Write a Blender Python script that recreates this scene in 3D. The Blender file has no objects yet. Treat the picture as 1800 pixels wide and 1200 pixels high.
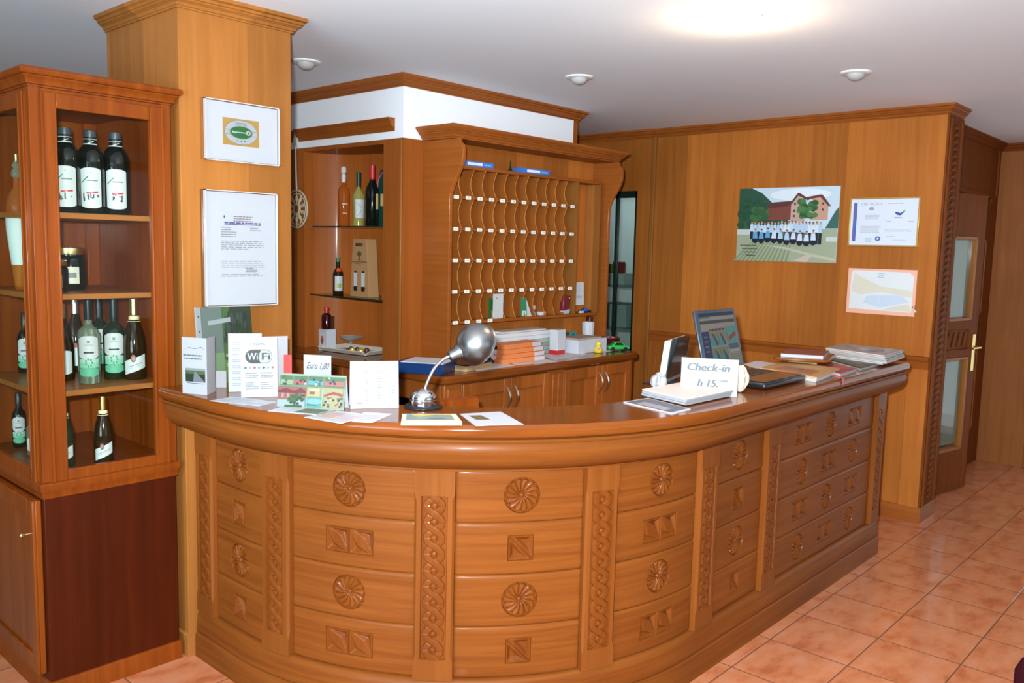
import bpy, bmesh, math, random
from mathutils import Vector, Matrix
import numpy as np
random.seed(7)
PI = math.pi
S = bpy.context.scene
COL = S.collection
# ---------------------------------------------------------------- camera, world, lights, exposure
YAW, PIT, ROL, FPX = math.radians(42.27078), math.radians(-6.26043), math.radians(1.363887), 1499.944
fw = Vector((math.cos(YAW)*math.cos(PIT), math.sin(YAW)*math.cos(PIT), math.sin(PIT)))
r0 = Vector((math.sin(YAW), -math.cos(YAW), 0)); u0 = r0.cross(fw)
RT = r0*math.cos(ROL) + u0*math.sin(ROL); UP = -r0*math.sin(ROL) + u0*math.cos(ROL)
CAM = Vector((0, 0, 1.65))
cd = bpy.data.cameras.new('camera'); cam = bpy.data.objects.new('camera', cd); COL.objects.link(cam)
cd.sensor_width = 36; cd.lens = FPX/1800*36; cd.clip_start = .05; cd.clip_end = 60
m3 = Matrix((RT, UP, -fw)).transposed()
cam.matrix_world = Matrix.Translation(CAM) @ m3.to_4x4()
S.camera = cam
S.view_settings.view_transform = 'Standard'; S.view_settings.look = 'None'
S.view_settings.gamma = 1; S.view_settings.use_curve_mapping = False
S.view_settings.exposure = 0.92
W = bpy.data.worlds.new('world'); S.world = W; W.use_nodes = True
W.node_tree.nodes['Background'].inputs[0].default_value = (.75, .87, 1, 1)
W.node_tree.nodes['Background'].inputs[1].default_value = .5

def light(name, kind, loc, power, color, size=.1, target=None, size_y=None, spread=None):
    l = bpy.data.lights.new(name, kind); l.energy = power; l.color = color
    if kind == 'AREA':
        l.size = size
        if size_y: l.shape = 'RECTANGLE'; l.size_y = size_y
        if spread: l.spread = spread
    else: l.shadow_soft_size = size
    o = bpy.data.objects.new(name, l); COL.objects.link(o); o.location = loc
    if target is not None:
        o.rotation_euler = (Vector(target)-Vector(loc)).to_track_quat('-Z', 'Y').to_euler()
    return o
fl = light('camera_flash', 'SPOT', CAM - RT*.07 + UP*.10, 500, (.86, .955, 1), .03, CAM + fw*3 + RT*.36 + UP*.16)
fl.data.spot_size = math.radians(118); fl.data.spot_blend = 1.0
light('front_window_daylight', 'AREA', (3.0, -3.85, 1.5), 12, (.66, .85, 1), 4.2, (3.0, 1.5, 3.4), 2.0)
light('side_window_daylight', 'AREA', (-2.85, .5, 1.5), 120, (.64, .85, 1), 2.6, (1.5, .8, 3.6), 1.9)
light('far_window_daylight', 'AREA', (7.6, .15, 1.25), 4, (.92, .96, 1), 1.9, (2, .3, .9), 2.1)
light('office_fill', 'POINT', (6.55, 4.9, 2.3), 6, (.85, .95, 1), .1)  # added fill light, no fixture; brightens the office behind the glass
light('ceiling_lamp_bulb', 'POINT', (3.112, 1.676, 2.475), 4.2, (1, .72, .42), .03)

# ---------------------------------------------------------------- helpers
def ray(x, y): return RT*((x-900)/FPX) - UP*((y-600)/FPX) + fw
def P(x, y, ax, val):
    """point of the plane axis=val seen at photo pixel x, y"""
    d = ray(x, y); return CAM + d*((val-CAM[ax])/d[ax])
def zat(p, y):
    """height above plan point p that shows at photo row y"""
    lo, hi = -.5, 3.5
    for _ in range(50):
        m = (lo+hi)/2; d = Vector((p[0], p[1], m))-CAM
        yy = 600 - FPX*d.dot(UP)/d.dot(fw)
        if yy > y: lo = m
        else: hi = m
    return (lo+hi)/2
def lin(c):
    c = c/255; return c/12.92 if c <= .04045 else ((c+.055)/1.055)**2.4
def rgb(*c): return (lin(c[0]), lin(c[1]), lin(c[2]), 1)
MATS = {}
def mat(name, col, rough=.5, metal=0, coat=0, trans=0, emit=0, spec=.5, ior=1.45, bump=0):
    if name in MATS: return MATS[name]
    m = bpy.data.materials.new(name); m.use_nodes = True; b = m.node_tree.nodes['Principled BSDF']
    b.inputs['Base Color'].default_value = col; b.inputs['Roughness'].default_value = rough
    b.inputs['Metallic'].default_value = metal; b.inputs['Coat Weight'].default_value = coat
    b.inputs['Coat Roughness'].default_value = .05
    b.inputs['Transmission Weight'].default_value = trans; b.inputs['IOR'].default_value = ior
    b.inputs['Specular IOR Level'].default_value = spec
    if emit: b.inputs['Emission Color'].default_value = col; b.inputs['Emission Strength'].default_value = emit
    nt = m.node_tree; N = nt.nodes; Lk = nt.links
    n = N.new('ShaderNodeTexNoise'); n.inputs['Scale'].default_value = 60
    mr = N.new('ShaderNodeMapRange'); mr.inputs[3].default_value = rough*.85; mr.inputs[4].default_value = min(1, rough*1.15)
    Lk.new(n.outputs[0], mr.inputs[0]); Lk.new(mr.outputs[0], b.inputs['Roughness'])
    if bump:
        bp = N.new('ShaderNodeBump'); bp.inputs['Strength'].default_value = bump; bp.inputs['Distance'].default_value = .003
        Lk.new(n.outputs[0], bp.inputs['Height']); Lk.new(bp.outputs[0], b.inputs['Normal'])
    MATS[name] = m; return m
INK = 1.0  # print tone factor; lowered where strong flash would wash the colours out
def flatc(r, g, b, rough=.45):
    c = rgb(r, g, b); return mat('ink_%d_%d_%d_%d' % (r, g, b, round(INK*100)), (c[0]*INK, c[1]*INK, c[2]*INK, 1), rough)
def wood(name, c1, c2, axis='z', rough=.35, coat=.25, sheet=0, sc=1.0, c3=None, fig=.0):
    m = bpy.data.materials.new(name); m.use_nodes = True; nt = m.node_tree; N = nt.nodes; L = nt.links
    b = N['Principled BSDF']; tc = N.new('ShaderNodeTexCoord'); b.inputs['Specular IOR Level'].default_value = .10
    mp = N.new('ShaderNodeMapping'); L.new(tc.outputs['Object'], mp.inputs[0])
    s = {'z': (28, 28, 1.2), 'x': (1.2, 28, 28), 'y': (28, 1.2, 28), 'h': (1.5, 1.5, 46), 'f': (2.2, 2.2, 30)}[axis]
    mp.inputs['Scale'].default_value = tuple(v*sc for v in s)
    n = N.new('ShaderNodeTexNoise'); n.inputs['Detail'].default_value = 7; n.inputs['Roughness'].default_value = .62
    n.inputs['Distortion'].default_value = .35; n.inputs['Scale'].default_value = 1
    L.new(mp.outputs[0], n.inputs['Vector'])
    r = N.new('ShaderNodeValToRGB'); r.color_ramp.elements[0].position = .3; r.color_ramp.elements[1].position = .72
    r.color_ramp.elements[0].color = c1; r.color_ramp.elements[1].color = c2
    L.new(n.outputs[0], r.inputs[0]); out = r.outputs[0]
    n2 = N.new('ShaderNodeTexNoise'); n2.inputs['Scale'].default_value = 1.3; n2.inputs['Detail'].default_value = 3
    L.new(tc.outputs['Object'], n2.inputs['Vector'])
    mr = N.new('ShaderNodeMapRange'); mr.inputs[1].default_value = .3; mr.inputs[2].default_value = .7
    mr.inputs[3].default_value = .86; mr.inputs[4].default_value = 1.12; L.new(n2.outputs[0], mr.inputs[0])
    val = mr.outputs[0]
    if sheet:
        sp = N.new('ShaderNodeSeparateXYZ'); L.new(tc.outputs['Object'], sp.inputs[0])
        a = N.new('ShaderNodeMath'); a.operation = 'ADD'; L.new(sp.outputs[0], a.inputs[0]); L.new(sp.outputs[1], a.inputs[1])
        d = N.new('ShaderNodeMath'); d.operation = 'DIVIDE'; L.new(a.outputs[0], d.inputs[0]); d.inputs[1].default_value = sheet
        f = N.new('ShaderNodeMath'); f.operation = 'FLOOR'; L.new(d.outputs[0], f.inputs[0])
        w = N.new('ShaderNodeTexWhiteNoise'); w.noise_dimensions = '1D'; L.new(f.outputs[0], w.inputs['W'])
        m2 = N.new('ShaderNodeMapRange'); m2.inputs[3].default_value = .74; m2.inputs[4].default_value = 1.2
        L.new(w.outputs['Value'], m2.inputs[0])
        mu = N.new('ShaderNodeMath'); mu.operation = 'MULTIPLY'; L.new(val, mu.inputs[0]); L.new(m2.outputs[0], mu.inputs[1]); val = mu.outputs[0]
    vm = N.new('ShaderNodeVectorMath'); vm.operation = 'SCALE'; L.new(out, vm.inputs[0]); L.new(val, vm.inputs['Scale'])
    L.new(vm.outputs[0], b.inputs['Base Color'])
    b.inputs['Roughness'].default_value = rough; b.inputs['Coat Weight'].default_value = coat; b.inputs['Coat Roughness'].default_value = .12
    bp = N.new('ShaderNodeBump'); bp.inputs['Strength'].default_value = .06; bp.inputs['Distance'].default_value = .002
    L.new(n.outputs[0], bp.inputs['Height']); L.new(bp.outputs[0], b.inputs['Normal'])
    return m
WALLW = wood('veneer_wall', rgb(164, 92, 36), rgb(182, 110, 46), 'z', .45, .05, sheet=.235)
COLW = wood('veneer_column', rgb(140, 85, 36), rgb(156, 98, 46), 'z', .4, .05, sheet=.31)
TRIMW = wood('trim_wood', rgb(138, 72, 26), rgb(156, 86, 33), 'h', .4, .1)
CNTW = wood('counter_wood', rgb(108, 54, 17), rgb(131, 72, 27), 'h', .38, .03)
CNTV = wood('counter_wood_upright', rgb(114, 59, 19), rgb(128, 70, 27), 'z', .40, .03)
CARVW = wood('carved_wood', rgb(104, 50, 14), rgb(120, 62, 20), 'z', .34, .10)
TOPW = wood('countertop_wood', rgb(112, 54, 15), rgb(134, 70, 23), 'f', .16, .35)
CABW = wood('cabinet_wood', rgb(112, 48, 11), rgb(142, 68, 18), 'z', .34, .1)
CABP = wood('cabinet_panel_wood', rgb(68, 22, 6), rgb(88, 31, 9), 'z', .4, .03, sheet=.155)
DOORW = wood('door_wood', rgb(108, 52, 15), rgb(124, 64, 22), 'z', .6, .0)
BACKW = wood('back_cabinet_wood', rgb(146, 76, 28), rgb(162, 90, 36), 'z', .4, .06, sheet=.3)
WHITE = mat('white_plaster', rgb(240, 242, 248), .8)
CEIL = mat('ceiling_paint', rgb(240, 243, 250), .85)
PAPER = mat('white_paper', rgb(196, 197, 202), .6)
CHROME = mat('chrome', (.75, .76, .78, 1), .14, 1)
STEEL = mat('brushed_steel', (.30, .30, .30, 1), .34, 1)
NICKEL = mat('satin_nickel', (.62, .58, .52, 1), .25, 1)
BRASS = mat('brass', (.72, .52, .2, 1), .25, 1)
GOLDF = mat('gold_foil', (.80, .58, .22, 1), .3, 1)
BLACKP = mat('black_plastic', rgb(24, 26, 30), .3, coat=.3)
def pane(name, tint=(1, 1, 1, 1), refl=.5):
    m = bpy.data.materials.new(name); m.use_nodes = True; nt = m.node_tree; N = nt.nodes; L = nt.links
    N.remove(N['Principled BSDF']); o = N['Material Output']
    t = N.new('ShaderNodeBsdfTransparent'); t.inputs[0].default_value = tint
    g = N.new('ShaderNodeBsdfGlossy'); g.inputs['Roughness'].default_value = .03
    f = N.new('ShaderNodeFresnel'); f.inputs[0].default_value = 1.5
    mu = N.new('ShaderNodeMath'); mu.operation = 'MULTIPLY'; mu.inputs[1].default_value = refl; L.new(f.outputs[0], mu.inputs[0])
    x = N.new('ShaderNodeMixShader'); L.new(mu.outputs[0], x.inputs[0]); L.new(t.outputs[0], x.inputs[1]); L.new(g.outputs[0], x.inputs[2])
    L.new(x.outputs[0], o.inputs[0]); return m
GLASS = pane('clear_glass', (.95, .97, .95, 1), .18)
ACRYL = pane('acrylic', (.97, .97, .97, 1), .8)
GREENG = pane('green_edge_glass', (.55, .75, .66, 1), 1)

class MB:
    def __init__(s): s.v = []; s.f = []; s.m = []; s.mats = []
    def mi(s, m):
        if m is None: return 0
        if m not in s.mats: s.mats.append(m)
        return s.mats.index(m)
    def add(s, vs, fs, m=None):
        o = len(s.v); k = s.mi(m); s.v += [tuple(v) for v in vs]
        s.f += [tuple(i+o for i in f) for f in fs]; s.m += [k]*len(fs); return s
    def box(s, a, b, m=None):
        x0, y0, z0 = [min(p, q) for p, q in zip(a, b)]; x1, y1, z1 = [max(p, q) for p, q in zip(a, b)]
        return s.add([(x0,y0,z0),(x1,y0,z0),(x1,y1,z0),(x0,y1,z0),(x0,y0,z1),(x1,y0,z1),(x1,y1,z1),(x0,y1,z1)],
                     [(3,2,1,0),(4,5,6,7),(0,1,5,4),(1,2,6,5),(2,3,7,6),(3,0,4,7)], m)
    def obox(s, o, ax, ay, az, m=None):
        o, ax, ay, az = map(Vector, (o, ax, ay, az))
        if ax.cross(ay).dot(az) < 0: o = o+ay; ay = -ay
        vs = [o, o+ax, o+ax+ay, o+ay]; vs += [v+az for v in vs]
        return s.add(vs, [(3,2,1,0),(4,5,6,7),(0,1,5,4),(1,2,6,5),(2,3,7,6),(3,0,4,7)], m)
    def prism(s, pts, d, m=None):
        """polygon (3D points, counter clockwise seen from +d) extruded by vector d"""
        pts = [Vector(p) for p in pts]; d = Vector(d); n = len(pts)
        nn = Vector((0,0,0))
        for i in range(n): nn += pts[i].cross(pts[(i+1) % n])
        if nn.dot(d) < 0: pts.reverse()
        vs = pts+[p+d for p in pts]
        fs = [tuple(range(n-1, -1, -1)), tuple(range(n, 2*n))]+[(i, (i+1) % n, n+(i+1) % n, n+i) for i in range(n)]
        return s.add(vs, fs, m)
    def lathe(s, c, prof, seg=24, m=None, axis=(0,0,1)):
        az = Vector(axis).normalized(); ax = az.orthogonal().normalized(); ay = az.cross(ax); c = Vector(c)
        vs = []; fs = []; n = len(prof)
        for r, z in prof:
            for k in range(seg):
                a = 2*PI*k/seg; vs.append(c+ax*(r*math.cos(a))+ay*(r*math.sin(a))+az*z)
        for i in range(n-1):
            for k in range(seg):
                k2 = (k+1) % seg; fs.append((i*seg+k, i*seg+k2, (i+1)*seg+k2, (i+1)*seg+k))
        if prof[0][0] > 1e-6: fs.append(tuple(range(seg-1, -1, -1)))
        if prof[-1][0] > 1e-6: fs.append(tuple((n-1)*seg+k for k in range(seg)))
        return s.add(vs, fs, m)
    def tube(s, pts, r, seg=10, m=None):
        pts = [Vector(p) for p in pts]; n = len(pts); rs = r if isinstance(r, (list, tuple)) else [r]*n
        t0 = (pts[1]-pts[0]).normalized(); nx = t0.orthogonal().normalized(); vs = []; fs = []
        for i, p in enumerate(pts):
            t = (pts[min(i+1, n-1)]-pts[max(i-1, 0)]).normalized(); nx = (nx-t*nx.dot(t)).normalized(); ny = t.cross(nx)
            for k in range(seg):
                a = 2*PI*k/seg; vs.append(p+nx*(rs[i]*math.cos(a))+ny*(rs[i]*math.sin(a)))
        for i in range(n-1):
            for k in range(seg):
                k2 = (k+1) % seg; fs.append((i*seg+k, i*seg+k2, (i+1)*seg+k2, (i+1)*seg+k))
        fs.append(tuple(range(seg-1, -1, -1))); fs.append(tuple((n-1)*seg+k for k in range(seg)))
        return s.add(vs, fs, m)
    def sweep(s, path, prof, m=None, closed_prof=True, side=1):
        """profile (outward, z) swept along plan path; outward = right of travel * side"""
        n = len(path); q = len(prof); vs = []; fs = []
        for i in range(n):
            a = Vector(path[max(i-1, 0)][:2]); b = Vector(path[i][:2]); c = Vector(path[min(i+1, n-1)][:2])
            d1 = (b-a).normalized() if i > 0 else (c-b).normalized(); d2 = (c-b).normalized() if i < n-1 else d1
            n1 = Vector((d1.y, -d1.x))*side; n2 = Vector((d2.y, -d2.x))*side; mm = (n1+n2); mm = mm/max(1e-6, mm.length); k = 1/max(.3, mm.dot(n1))
            for o, z in prof: vs.append((b.x+mm.x*o*k, b.y+mm.y*o*k, z))
        lim = q if closed_prof else q-1
        for i in range(n-1):
            for j in range(lim):
                j2 = (j+1) % q; fs.append((i*q+j, (i+1)*q+j, (i+1)*q+j2, i*q+j2))
        if closed_prof:
            fs.append(tuple(range(q))); fs.append(tuple((n-1)*q+j for j in range(q-1, -1, -1)))
        return s.add(vs, fs, m)
    def build(s, name, m=None, parent=None, world=False, bevel=0, smooth=True, off=None, fix=False):
        me = bpy.data.meshes.new(name); vs = s.v
        if world and parent is not None:
            L = Vector((0,0,0)); q = parent
            while q is not None: L += q.location; q = q.parent
            vs = [(v[0]-L.x, v[1]-L.y, v[2]-L.z) for v in vs]
        me.from_pydata(vs, [], s.f)
        if s.mats:
            for mm in s.mats: me.materials.append(mm)
            me.polygons.foreach_set('material_index', s.m)
        else: me.materials.append(m or PAPER)
        if fix:
            bm = bmesh.new(); bm.from_mesh(me); bmesh.ops.remove_doubles(bm, verts=bm.verts, dist=1e-5)
            bmesh.ops.recalc_face_normals(bm, faces=bm.faces); bm.to_mesh(me); bm.free()
        if smooth:
            me.polygons.foreach_set('use_smooth', [True]*len(me.polygons)); me.set_sharp_from_angle(angle=math.radians(38))
        o = bpy.data.objects.new(name, me); COL.objects.link(o)
        if parent is not None: o.parent = parent
        if bevel:
            b = o.modifiers.new('bevel', 'BEVEL'); b.width = bevel; b.segments = 2; b.limit_method = 'ANGLE'; b.angle_limit = math.radians(50)
        return o
def tag(o, label, cat, group=None):
    o['label'] = label; o['category'] = cat
    if group: o['group'] = group
    return o
def thing(name, label, cat, loc=(0,0,0), rz=0, group=None):
    o = bpy.data.objects.new(name, None); COL.objects.link(o); o.location = loc; o.rotation_euler = (0, 0, rz); o.empty_display_size = .1
    return tag(o, label, cat, group)
def struct(o): o['kind'] = 'structure'; return o
def copy_thing(root, loc, rz, label, group=None):
    r = root.copy(); COL.objects.link(r); r.location = loc; r.rotation_euler = (0, 0, rz); r['label'] = label
    if group: r['group'] = group
    for ch in list(root.children):
        c = ch.copy(); COL.objects.link(c); c.parent = r
        for g in list(ch.children):
            d = g.copy(); COL.objects.link(d); d.parent = c
    return r
TXT = {}
def textmesh(s):
    if s in TXT: return TXT[s]
    cu = bpy.data.curves.new('t', 'FONT'); cu.body = s; cu.size = 1; cu.resolution_u = 3
    o = bpy.data.objects.new('t', cu); COL.objects.link(o); bpy.context.view_layer.update()
    me = bpy.data.meshes.new_from_object(o.evaluated_get(bpy.context.evaluated_depsgraph_get()))
    vs = [tuple(v.co) for v in me.vertices]; fs = [tuple(p.vertices) for p in me.polygons]
    bpy.data.objects.remove(o); bpy.data.curves.remove(cu); bpy.data.meshes.remove(me)
    x0 = min(v[0] for v in vs); x1 = max(v[0] for v in vs); y0 = min(v[1] for v in vs); y1 = max(v[1] for v in vs)
    TXT[s] = ([(v[0]-x0, v[1]-y0) for v in vs], fs, x1-x0, y1-y0); return TXT[s]
class Pic:
    """flat print: shapes on a plane, unit coordinates 0..1 of a w x h sheet"""
    def __init__(s, o, ax, ay, w, h, n=None):
        s.o = Vector(o); s.ax = Vector(ax).normalized(); s.ay = Vector(ay).normalized(); s.w = w; s.h = h
        s.n = Vector(n).normalized() if n is not None else s.ax.cross(s.ay).normalized(); s.mb = MB(); s.lay = 0
    def pt(s, u, v): return s.o+s.ax*(u*s.w)+s.ay*(v*s.h)+s.n*(.0004+.00009*s.lay)
    def poly(s, pts, col):
        s.lay += 1; ps = [s.pt(*p) for p in pts]
        a = sum((ps[i]-ps[0]).cross(ps[(i+1) % len(ps)]-ps[0]).dot(s.n) for i in range(len(ps)))
        if a < 0: ps.reverse()
        s.mb.add(ps, [tuple(range(len(ps)))], flatc(*col) if isinstance(col, tuple) else col)
    def rect(s, a, b, c, d, col): s.poly([(a,b),(c,b),(c,d),(a,d)], col)
    def ell(s, cu, cv, ru, rv, col, n=28, a0=0, a1=2*PI):
        s.poly([(cu+ru*math.cos(a0+(a1-a0)*i/n), cv+rv*math.sin(a0+(a1-a0)*i/n)) for i in range(n)], col)
    def text(s, t, u, v, wid, col, hgt=None, shear=0, bold=0):
        vs, fs, tw, th = textmesh(t); k = wid*s.w/tw; kh = (hgt*s.h/th) if hgt else k
        for bx in ([0] if not bold else [-bold, 0, bold]):
            s.lay += 1; O = s.pt(u, v)
            s.mb.add([O+s.ax*(x*k+y*kh*shear+bx)+s.ay*(y*kh) for x, y in vs], fs, flatc(*col) if isinstance(col, tuple) else col)
    def lines(s, u0, u1, v0, v1, n, col, fill=.45, seed=1, gap=.08):
        rr = random.Random(seed)
        for i in range(n):
            v = v1-(v1-v0)*(i+.5)/n; hh = (v1-v0)/n*fill/2; u = u0; end = u1-(u1-u0)*rr.choice([0, 0, .05, .1, .35])
            s.lay = max(s.lay, 1)
            while u < end:
                L = (u1-u0)*rr.uniform(.06, .2); ps = [s.pt(*p) for p in ((u, v-hh), (min(u+L, end), v-hh), (min(u+L, end), v+hh), (u, v+hh))]
                s.mb.add(ps if (ps[1]-ps[0]).cross(ps[2]-ps[0]).dot(s.n) > 0 else ps[::-1], [(0,1,2,3)], flatc(*col)); u += L+(u1-u0)*gap*.3
    def build(s, name, parent, local=False): return s.mb.build(name, None, parent, world=not local, smooth=False)

# ================================================================= SETTING
H = 2.56
# floor: glazed terracotta tiles, pitch .347 x .33
def tile_mat():
    m = bpy.data.materials.new('terracotta_tiles'); m.use_nodes = True; nt = m.node_tree; N = nt.nodes; L = nt.links; b = N['Principled BSDF']
    tc = N.new('ShaderNodeTexCoord'); sp = N.new('ShaderNodeSeparateXYZ'); L.new(tc.outputs['Object'], sp.inputs[0])
    def M(op, a, bb, c=None):
        n = N.new('ShaderNodeMath'); n.operation = op
        for i, v in enumerate((a, bb, c)):
            if v is None: continue
            if isinstance(v, (int, float)): n.inputs[i].default_value = v
            else: L.new(v, n.inputs[i])
        return n.outputs[0]
    x = M('DIVIDE', M('SUBTRACT', sp.outputs[0], 3.03), .3455); y = M('DIVIDE', M('SUBTRACT', sp.outputs[1], 1.521), .331)
    fx = M('FRACT', x, None); fy = M('FRACT', y, None)
    g = M('MINIMUM', M('MINIMUM', fx, M('SUBTRACT', 1, fx)), M('MINIMUM', fy, M('SUBTRACT', 1, fy)))
    mask = M('GREATER_THAN', g, .0085)
    n = N.new('ShaderNodeTexNoise'); n.inputs['Scale'].default_value = 6; n.inputs['Detail'].default_value = 5; n.inputs['Roughness'].default_value = .6
    cx = N.new('ShaderNodeCombineXYZ'); 
    wn = N.new('ShaderNodeTexWhiteNoise'); wn.noise_dimensions = '2D'
    c2 = N.new('ShaderNodeCombineXYZ'); L.new(M('FLOOR', x, None), c2.inputs[0]); L.new(M('FLOOR', y, None), c2.inputs[1]); L.new(c2.outputs[0], wn.inputs['Vector'])
    L.new(M('ADD', M('MULTIPLY', sp.outputs[0], 1.0), M('MULTIPLY', wn.outputs['Value'], 30)), cx.inputs[0]); L.new(M('MULTIPLY', sp.outputs[1], 1.7), cx.inputs[1])
    L.new(cx.outputs[0], n.inputs['Vector'])
    r = N.new('ShaderNodeValToRGB'); e = r.color_ramp.elements; e[0].position = .3; e[0].color = rgb(186, 100, 64); e[1].position = .68; e[1].color = rgb(214, 141, 104)
    e2 = r.color_ramp.elements.new(.48); e2.color = rgb(208, 128, 86); L.new(n.outputs[0], r.inputs[0])
    mx = N.new('ShaderNodeMix'); mx.data_type = 'RGBA'; L.new(mask, mx.inputs[0]); mx.inputs[6].default_value = rgb(120, 84, 64); L.new(r.outputs[0], mx.inputs[7])
    L.new(mx.outputs[2], b.inputs['Base Color']); b.inputs['Roughness'].default_value = .10
    bp = N.new('ShaderNodeBump'); bp.inputs['Strength'].default_value = .35; bp.inputs['Distance'].default_value = .002
    L.new(M('MINIMUM', M('MULTIPLY', g, 40), 1), bp.inputs['Height']); L.new(bp.outputs[0], b.inputs['Normal'])
    return m
TILE = tile_mat(); TAN = mat('tan_plaster', rgb(150, 118, 84), .8)
struct(MB().box((.93, -.9, -.1), (9.2, 7.2, 0)).build('floor', TILE))
BEIGE = mat('beige_stone', rgb(170, 168, 158), .4)
struct(MB().box((-3, -4, -.1), (.93, 7.2, 0)).box((.93, -4, -.1), (9.2, -.9, 0)).build('floor_2', BEIGE))
struct(MB().box((-3, -4, H), (9.2, 7.2, H+.1)).build('ceiling', CEIL))
def wall_with_holes(name, plane, val, th, a0, a1, holes, m):
    """wall in plane axis; holes (a0,a1,z0,z1) along the other axis"""
    mb = MB(); xs = sorted({a0, a1, *[h[0] for h in holes], *[h[1] for h in holes]})
    for i in range(len(xs)-1):
        c = (xs[i]+xs[i+1])/2; hs = sorted([(h[2], h[3]) for h in holes if h[0] < c < h[1]]); z = 0
        for h0, h1 in hs+[(H, H)]:
            if h0 > z+1e-4:
                if plane == 0: mb.box((val, xs[i], z), (val+th, xs[i+1], h0))
                else: mb.box((xs[i], val, z), (xs[i+1], val+th, h0))
            z = h1
    return struct(mb.build(name, m))
wall_with_holes('wall_front', 1, -4, -.15, -3, 9.2, [(.9, 5.1, .5, 2.5)], TAN)
wall_with_holes('wall_left', 0, -3, -.15, -4, 7.2, [(-.8, 1.8, .55, 2.45)], TAN)
struct(MB().box((-3, 7.2, 0), (9.2, 7.35, H)).build('wall_rear', TAN))
# picture wall (faces the counter) with the tall glass opening to the office
XW = 5.568
wall_with_holes('wall_back', 0, XW, .30, 1.60, 7.2, [(3.79, 4.62, .86, 2.11)], WALLW)
wall_with_holes('wall_doors', 1, 1.80, .12, XW+.30, 7.72, [(6.0, 7.56, 0, 2.12)], DOORW)
wall_with_holes('wall_right', 0, 7.72, .15, -4, 2.6, [(-.85, 1.32, .06, 2.2)], wood('veneer_right', rgb(150, 88, 44), rgb(170, 104, 56), 'z', .4, .2, sheet=.4))
crown = [(0, 2.50), (.007, 2.50), (.007, 2.506), (.012, 2.508), (.016, 2.518), (.030, 2.526), (.030, 2.531), (.036, 2.533), (.040, 2.542), (.049, 2.546), (.050, H), (0, H)]
# rail and trims on the picture wall
struct(MB().sweep([(7.72, 1.60-.001), (5.85, 1.599), (5.85, 1.599)][1:2]+[(XW, 1.60), (XW, 3.625)], crown, side=-1).build('trim_1', TRIMW, fix=True))
struct(MB().sweep([(XW-.02, 3.625), (XW-.02, 5.9)], crown, side=-1).build('trim_2', TRIMW, fix=True))
struct(MB().box((XW-.022, 3.625, 0), (XW, 3.66, 2.55)).build('trim_3', COLW, bevel=.006))
rail = [(0, .965), (.010, .965), (.014, 1.01), (.022, 1.018), (.026, 1.03), (.020, 1.040), (0, 1.044)]
struct(MB().sweep([(XW, 1.60), (XW, 3.625)], rail, side=-1).build('trim_4', TRIMW, fix=True))
base = [(0, 0), (.018, 0), (.018, .085), (.010, .096), (0, .096)]
struct(MB().sweep([(5.86, 1.60), (XW, 1.60), (XW, 3.625)], base, side=-1).build('baseboard_back', TRIMW, fix=True))
wains = MB()
for a, b in ((1.60, 1.72), (2.28, 2.40), (2.95, 3.05), (3.56, 3.625)): wains.box((XW-.010, a, .09), (XW, b, .97))
struct(wains.build('trim_5', WALLW, bevel=.003))
# carved pilaster at the end of the picture wall
pil = MB().box((XW, 1.588, 0), (5.86, 1.60, 2.5)); 
for k in range(2): pil.box((XW+.02+k*.215, 1.578, .1), (XW+.055+k*.215, 1.59, 2.48))
for k in range(56):
    z = .14+k*.0415; pil.prism([(XW+.105, 1.588, z), (XW+.195, 1.588, z), (XW+.195, 1.588, z+.012), (XW+.15, 1.588, z+.034), (XW+.105, 1.588, z+.012)], (0, -.012, 0))
struct(pil.build('trim_6', DOORW, bevel=.002))
struct(MB().sweep([(7.72, 1.80), (5.86, 1.80)], crown, side=-1).build('trim_7', DOORW, fix=True))
struct(MB().sweep([(7.72, 1.80), (7.72, -4)], crown, side=1).build('trim_8', DOORW, fix=True))
tr = MB()
for a, b in ((5.87, 5.90), (6.18, 6.21), (7.62, 7.65)): tr.box((a, 1.785, 2.14), (b, 1.80, 2.50))
tr.box((5.87, 1.787, 2.12), (7.6, 1.80, 2.15)); struct(tr.build('trim_9', DOORW, bevel=.002))
struct(MB().box((7.69, 1.32, 0), (7.74, 1.46, 2.3)).box((7.69, -.95, 2.2), (7.74, 1.46, 2.3)).box((7.69, -.95, 0), (7.74, -.85, 2.3)).build('trim_10', TRIMW, bevel=.004))
# windows
def window(name, plane, val, a0, a1, z0, z1, n, m=WHITE):
    """frame object with one glass pane child"""
    f = MB(); t = .05
    def bx(a, b, c, d, mb, dx=.05):
        if plane == 0: mb.box((val-dx/2, a, c), (val+dx/2, b, d))
        else: mb.box((a, val-dx/2, c), (b, val+dx/2, d))
    bx(a0, a1, z0, z0+t, f); bx(a0, a1, z1-t, z1, f)
    for k in range(n+1):
        c = a0+(a1-a0-t)*k/n; bx(c, c+t, z0+t, z1-t, f)
    o = struct(f.build(name, m)); g = MB(); bx(a0+t, a1-t, z0+t, z1-t, g, .006); g.build('pane', GLASS, o); return o
window('window_1', 1, -4.07, .9, 5.1, .5, 2.5, 4); window('window_2', 0, -3.07, -.8, 1.8, .55, 2.45, 3)
window('window_3', 0, 7.80, -.85, 1.32, .06, 2.2, 2, TRIMW)
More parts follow.
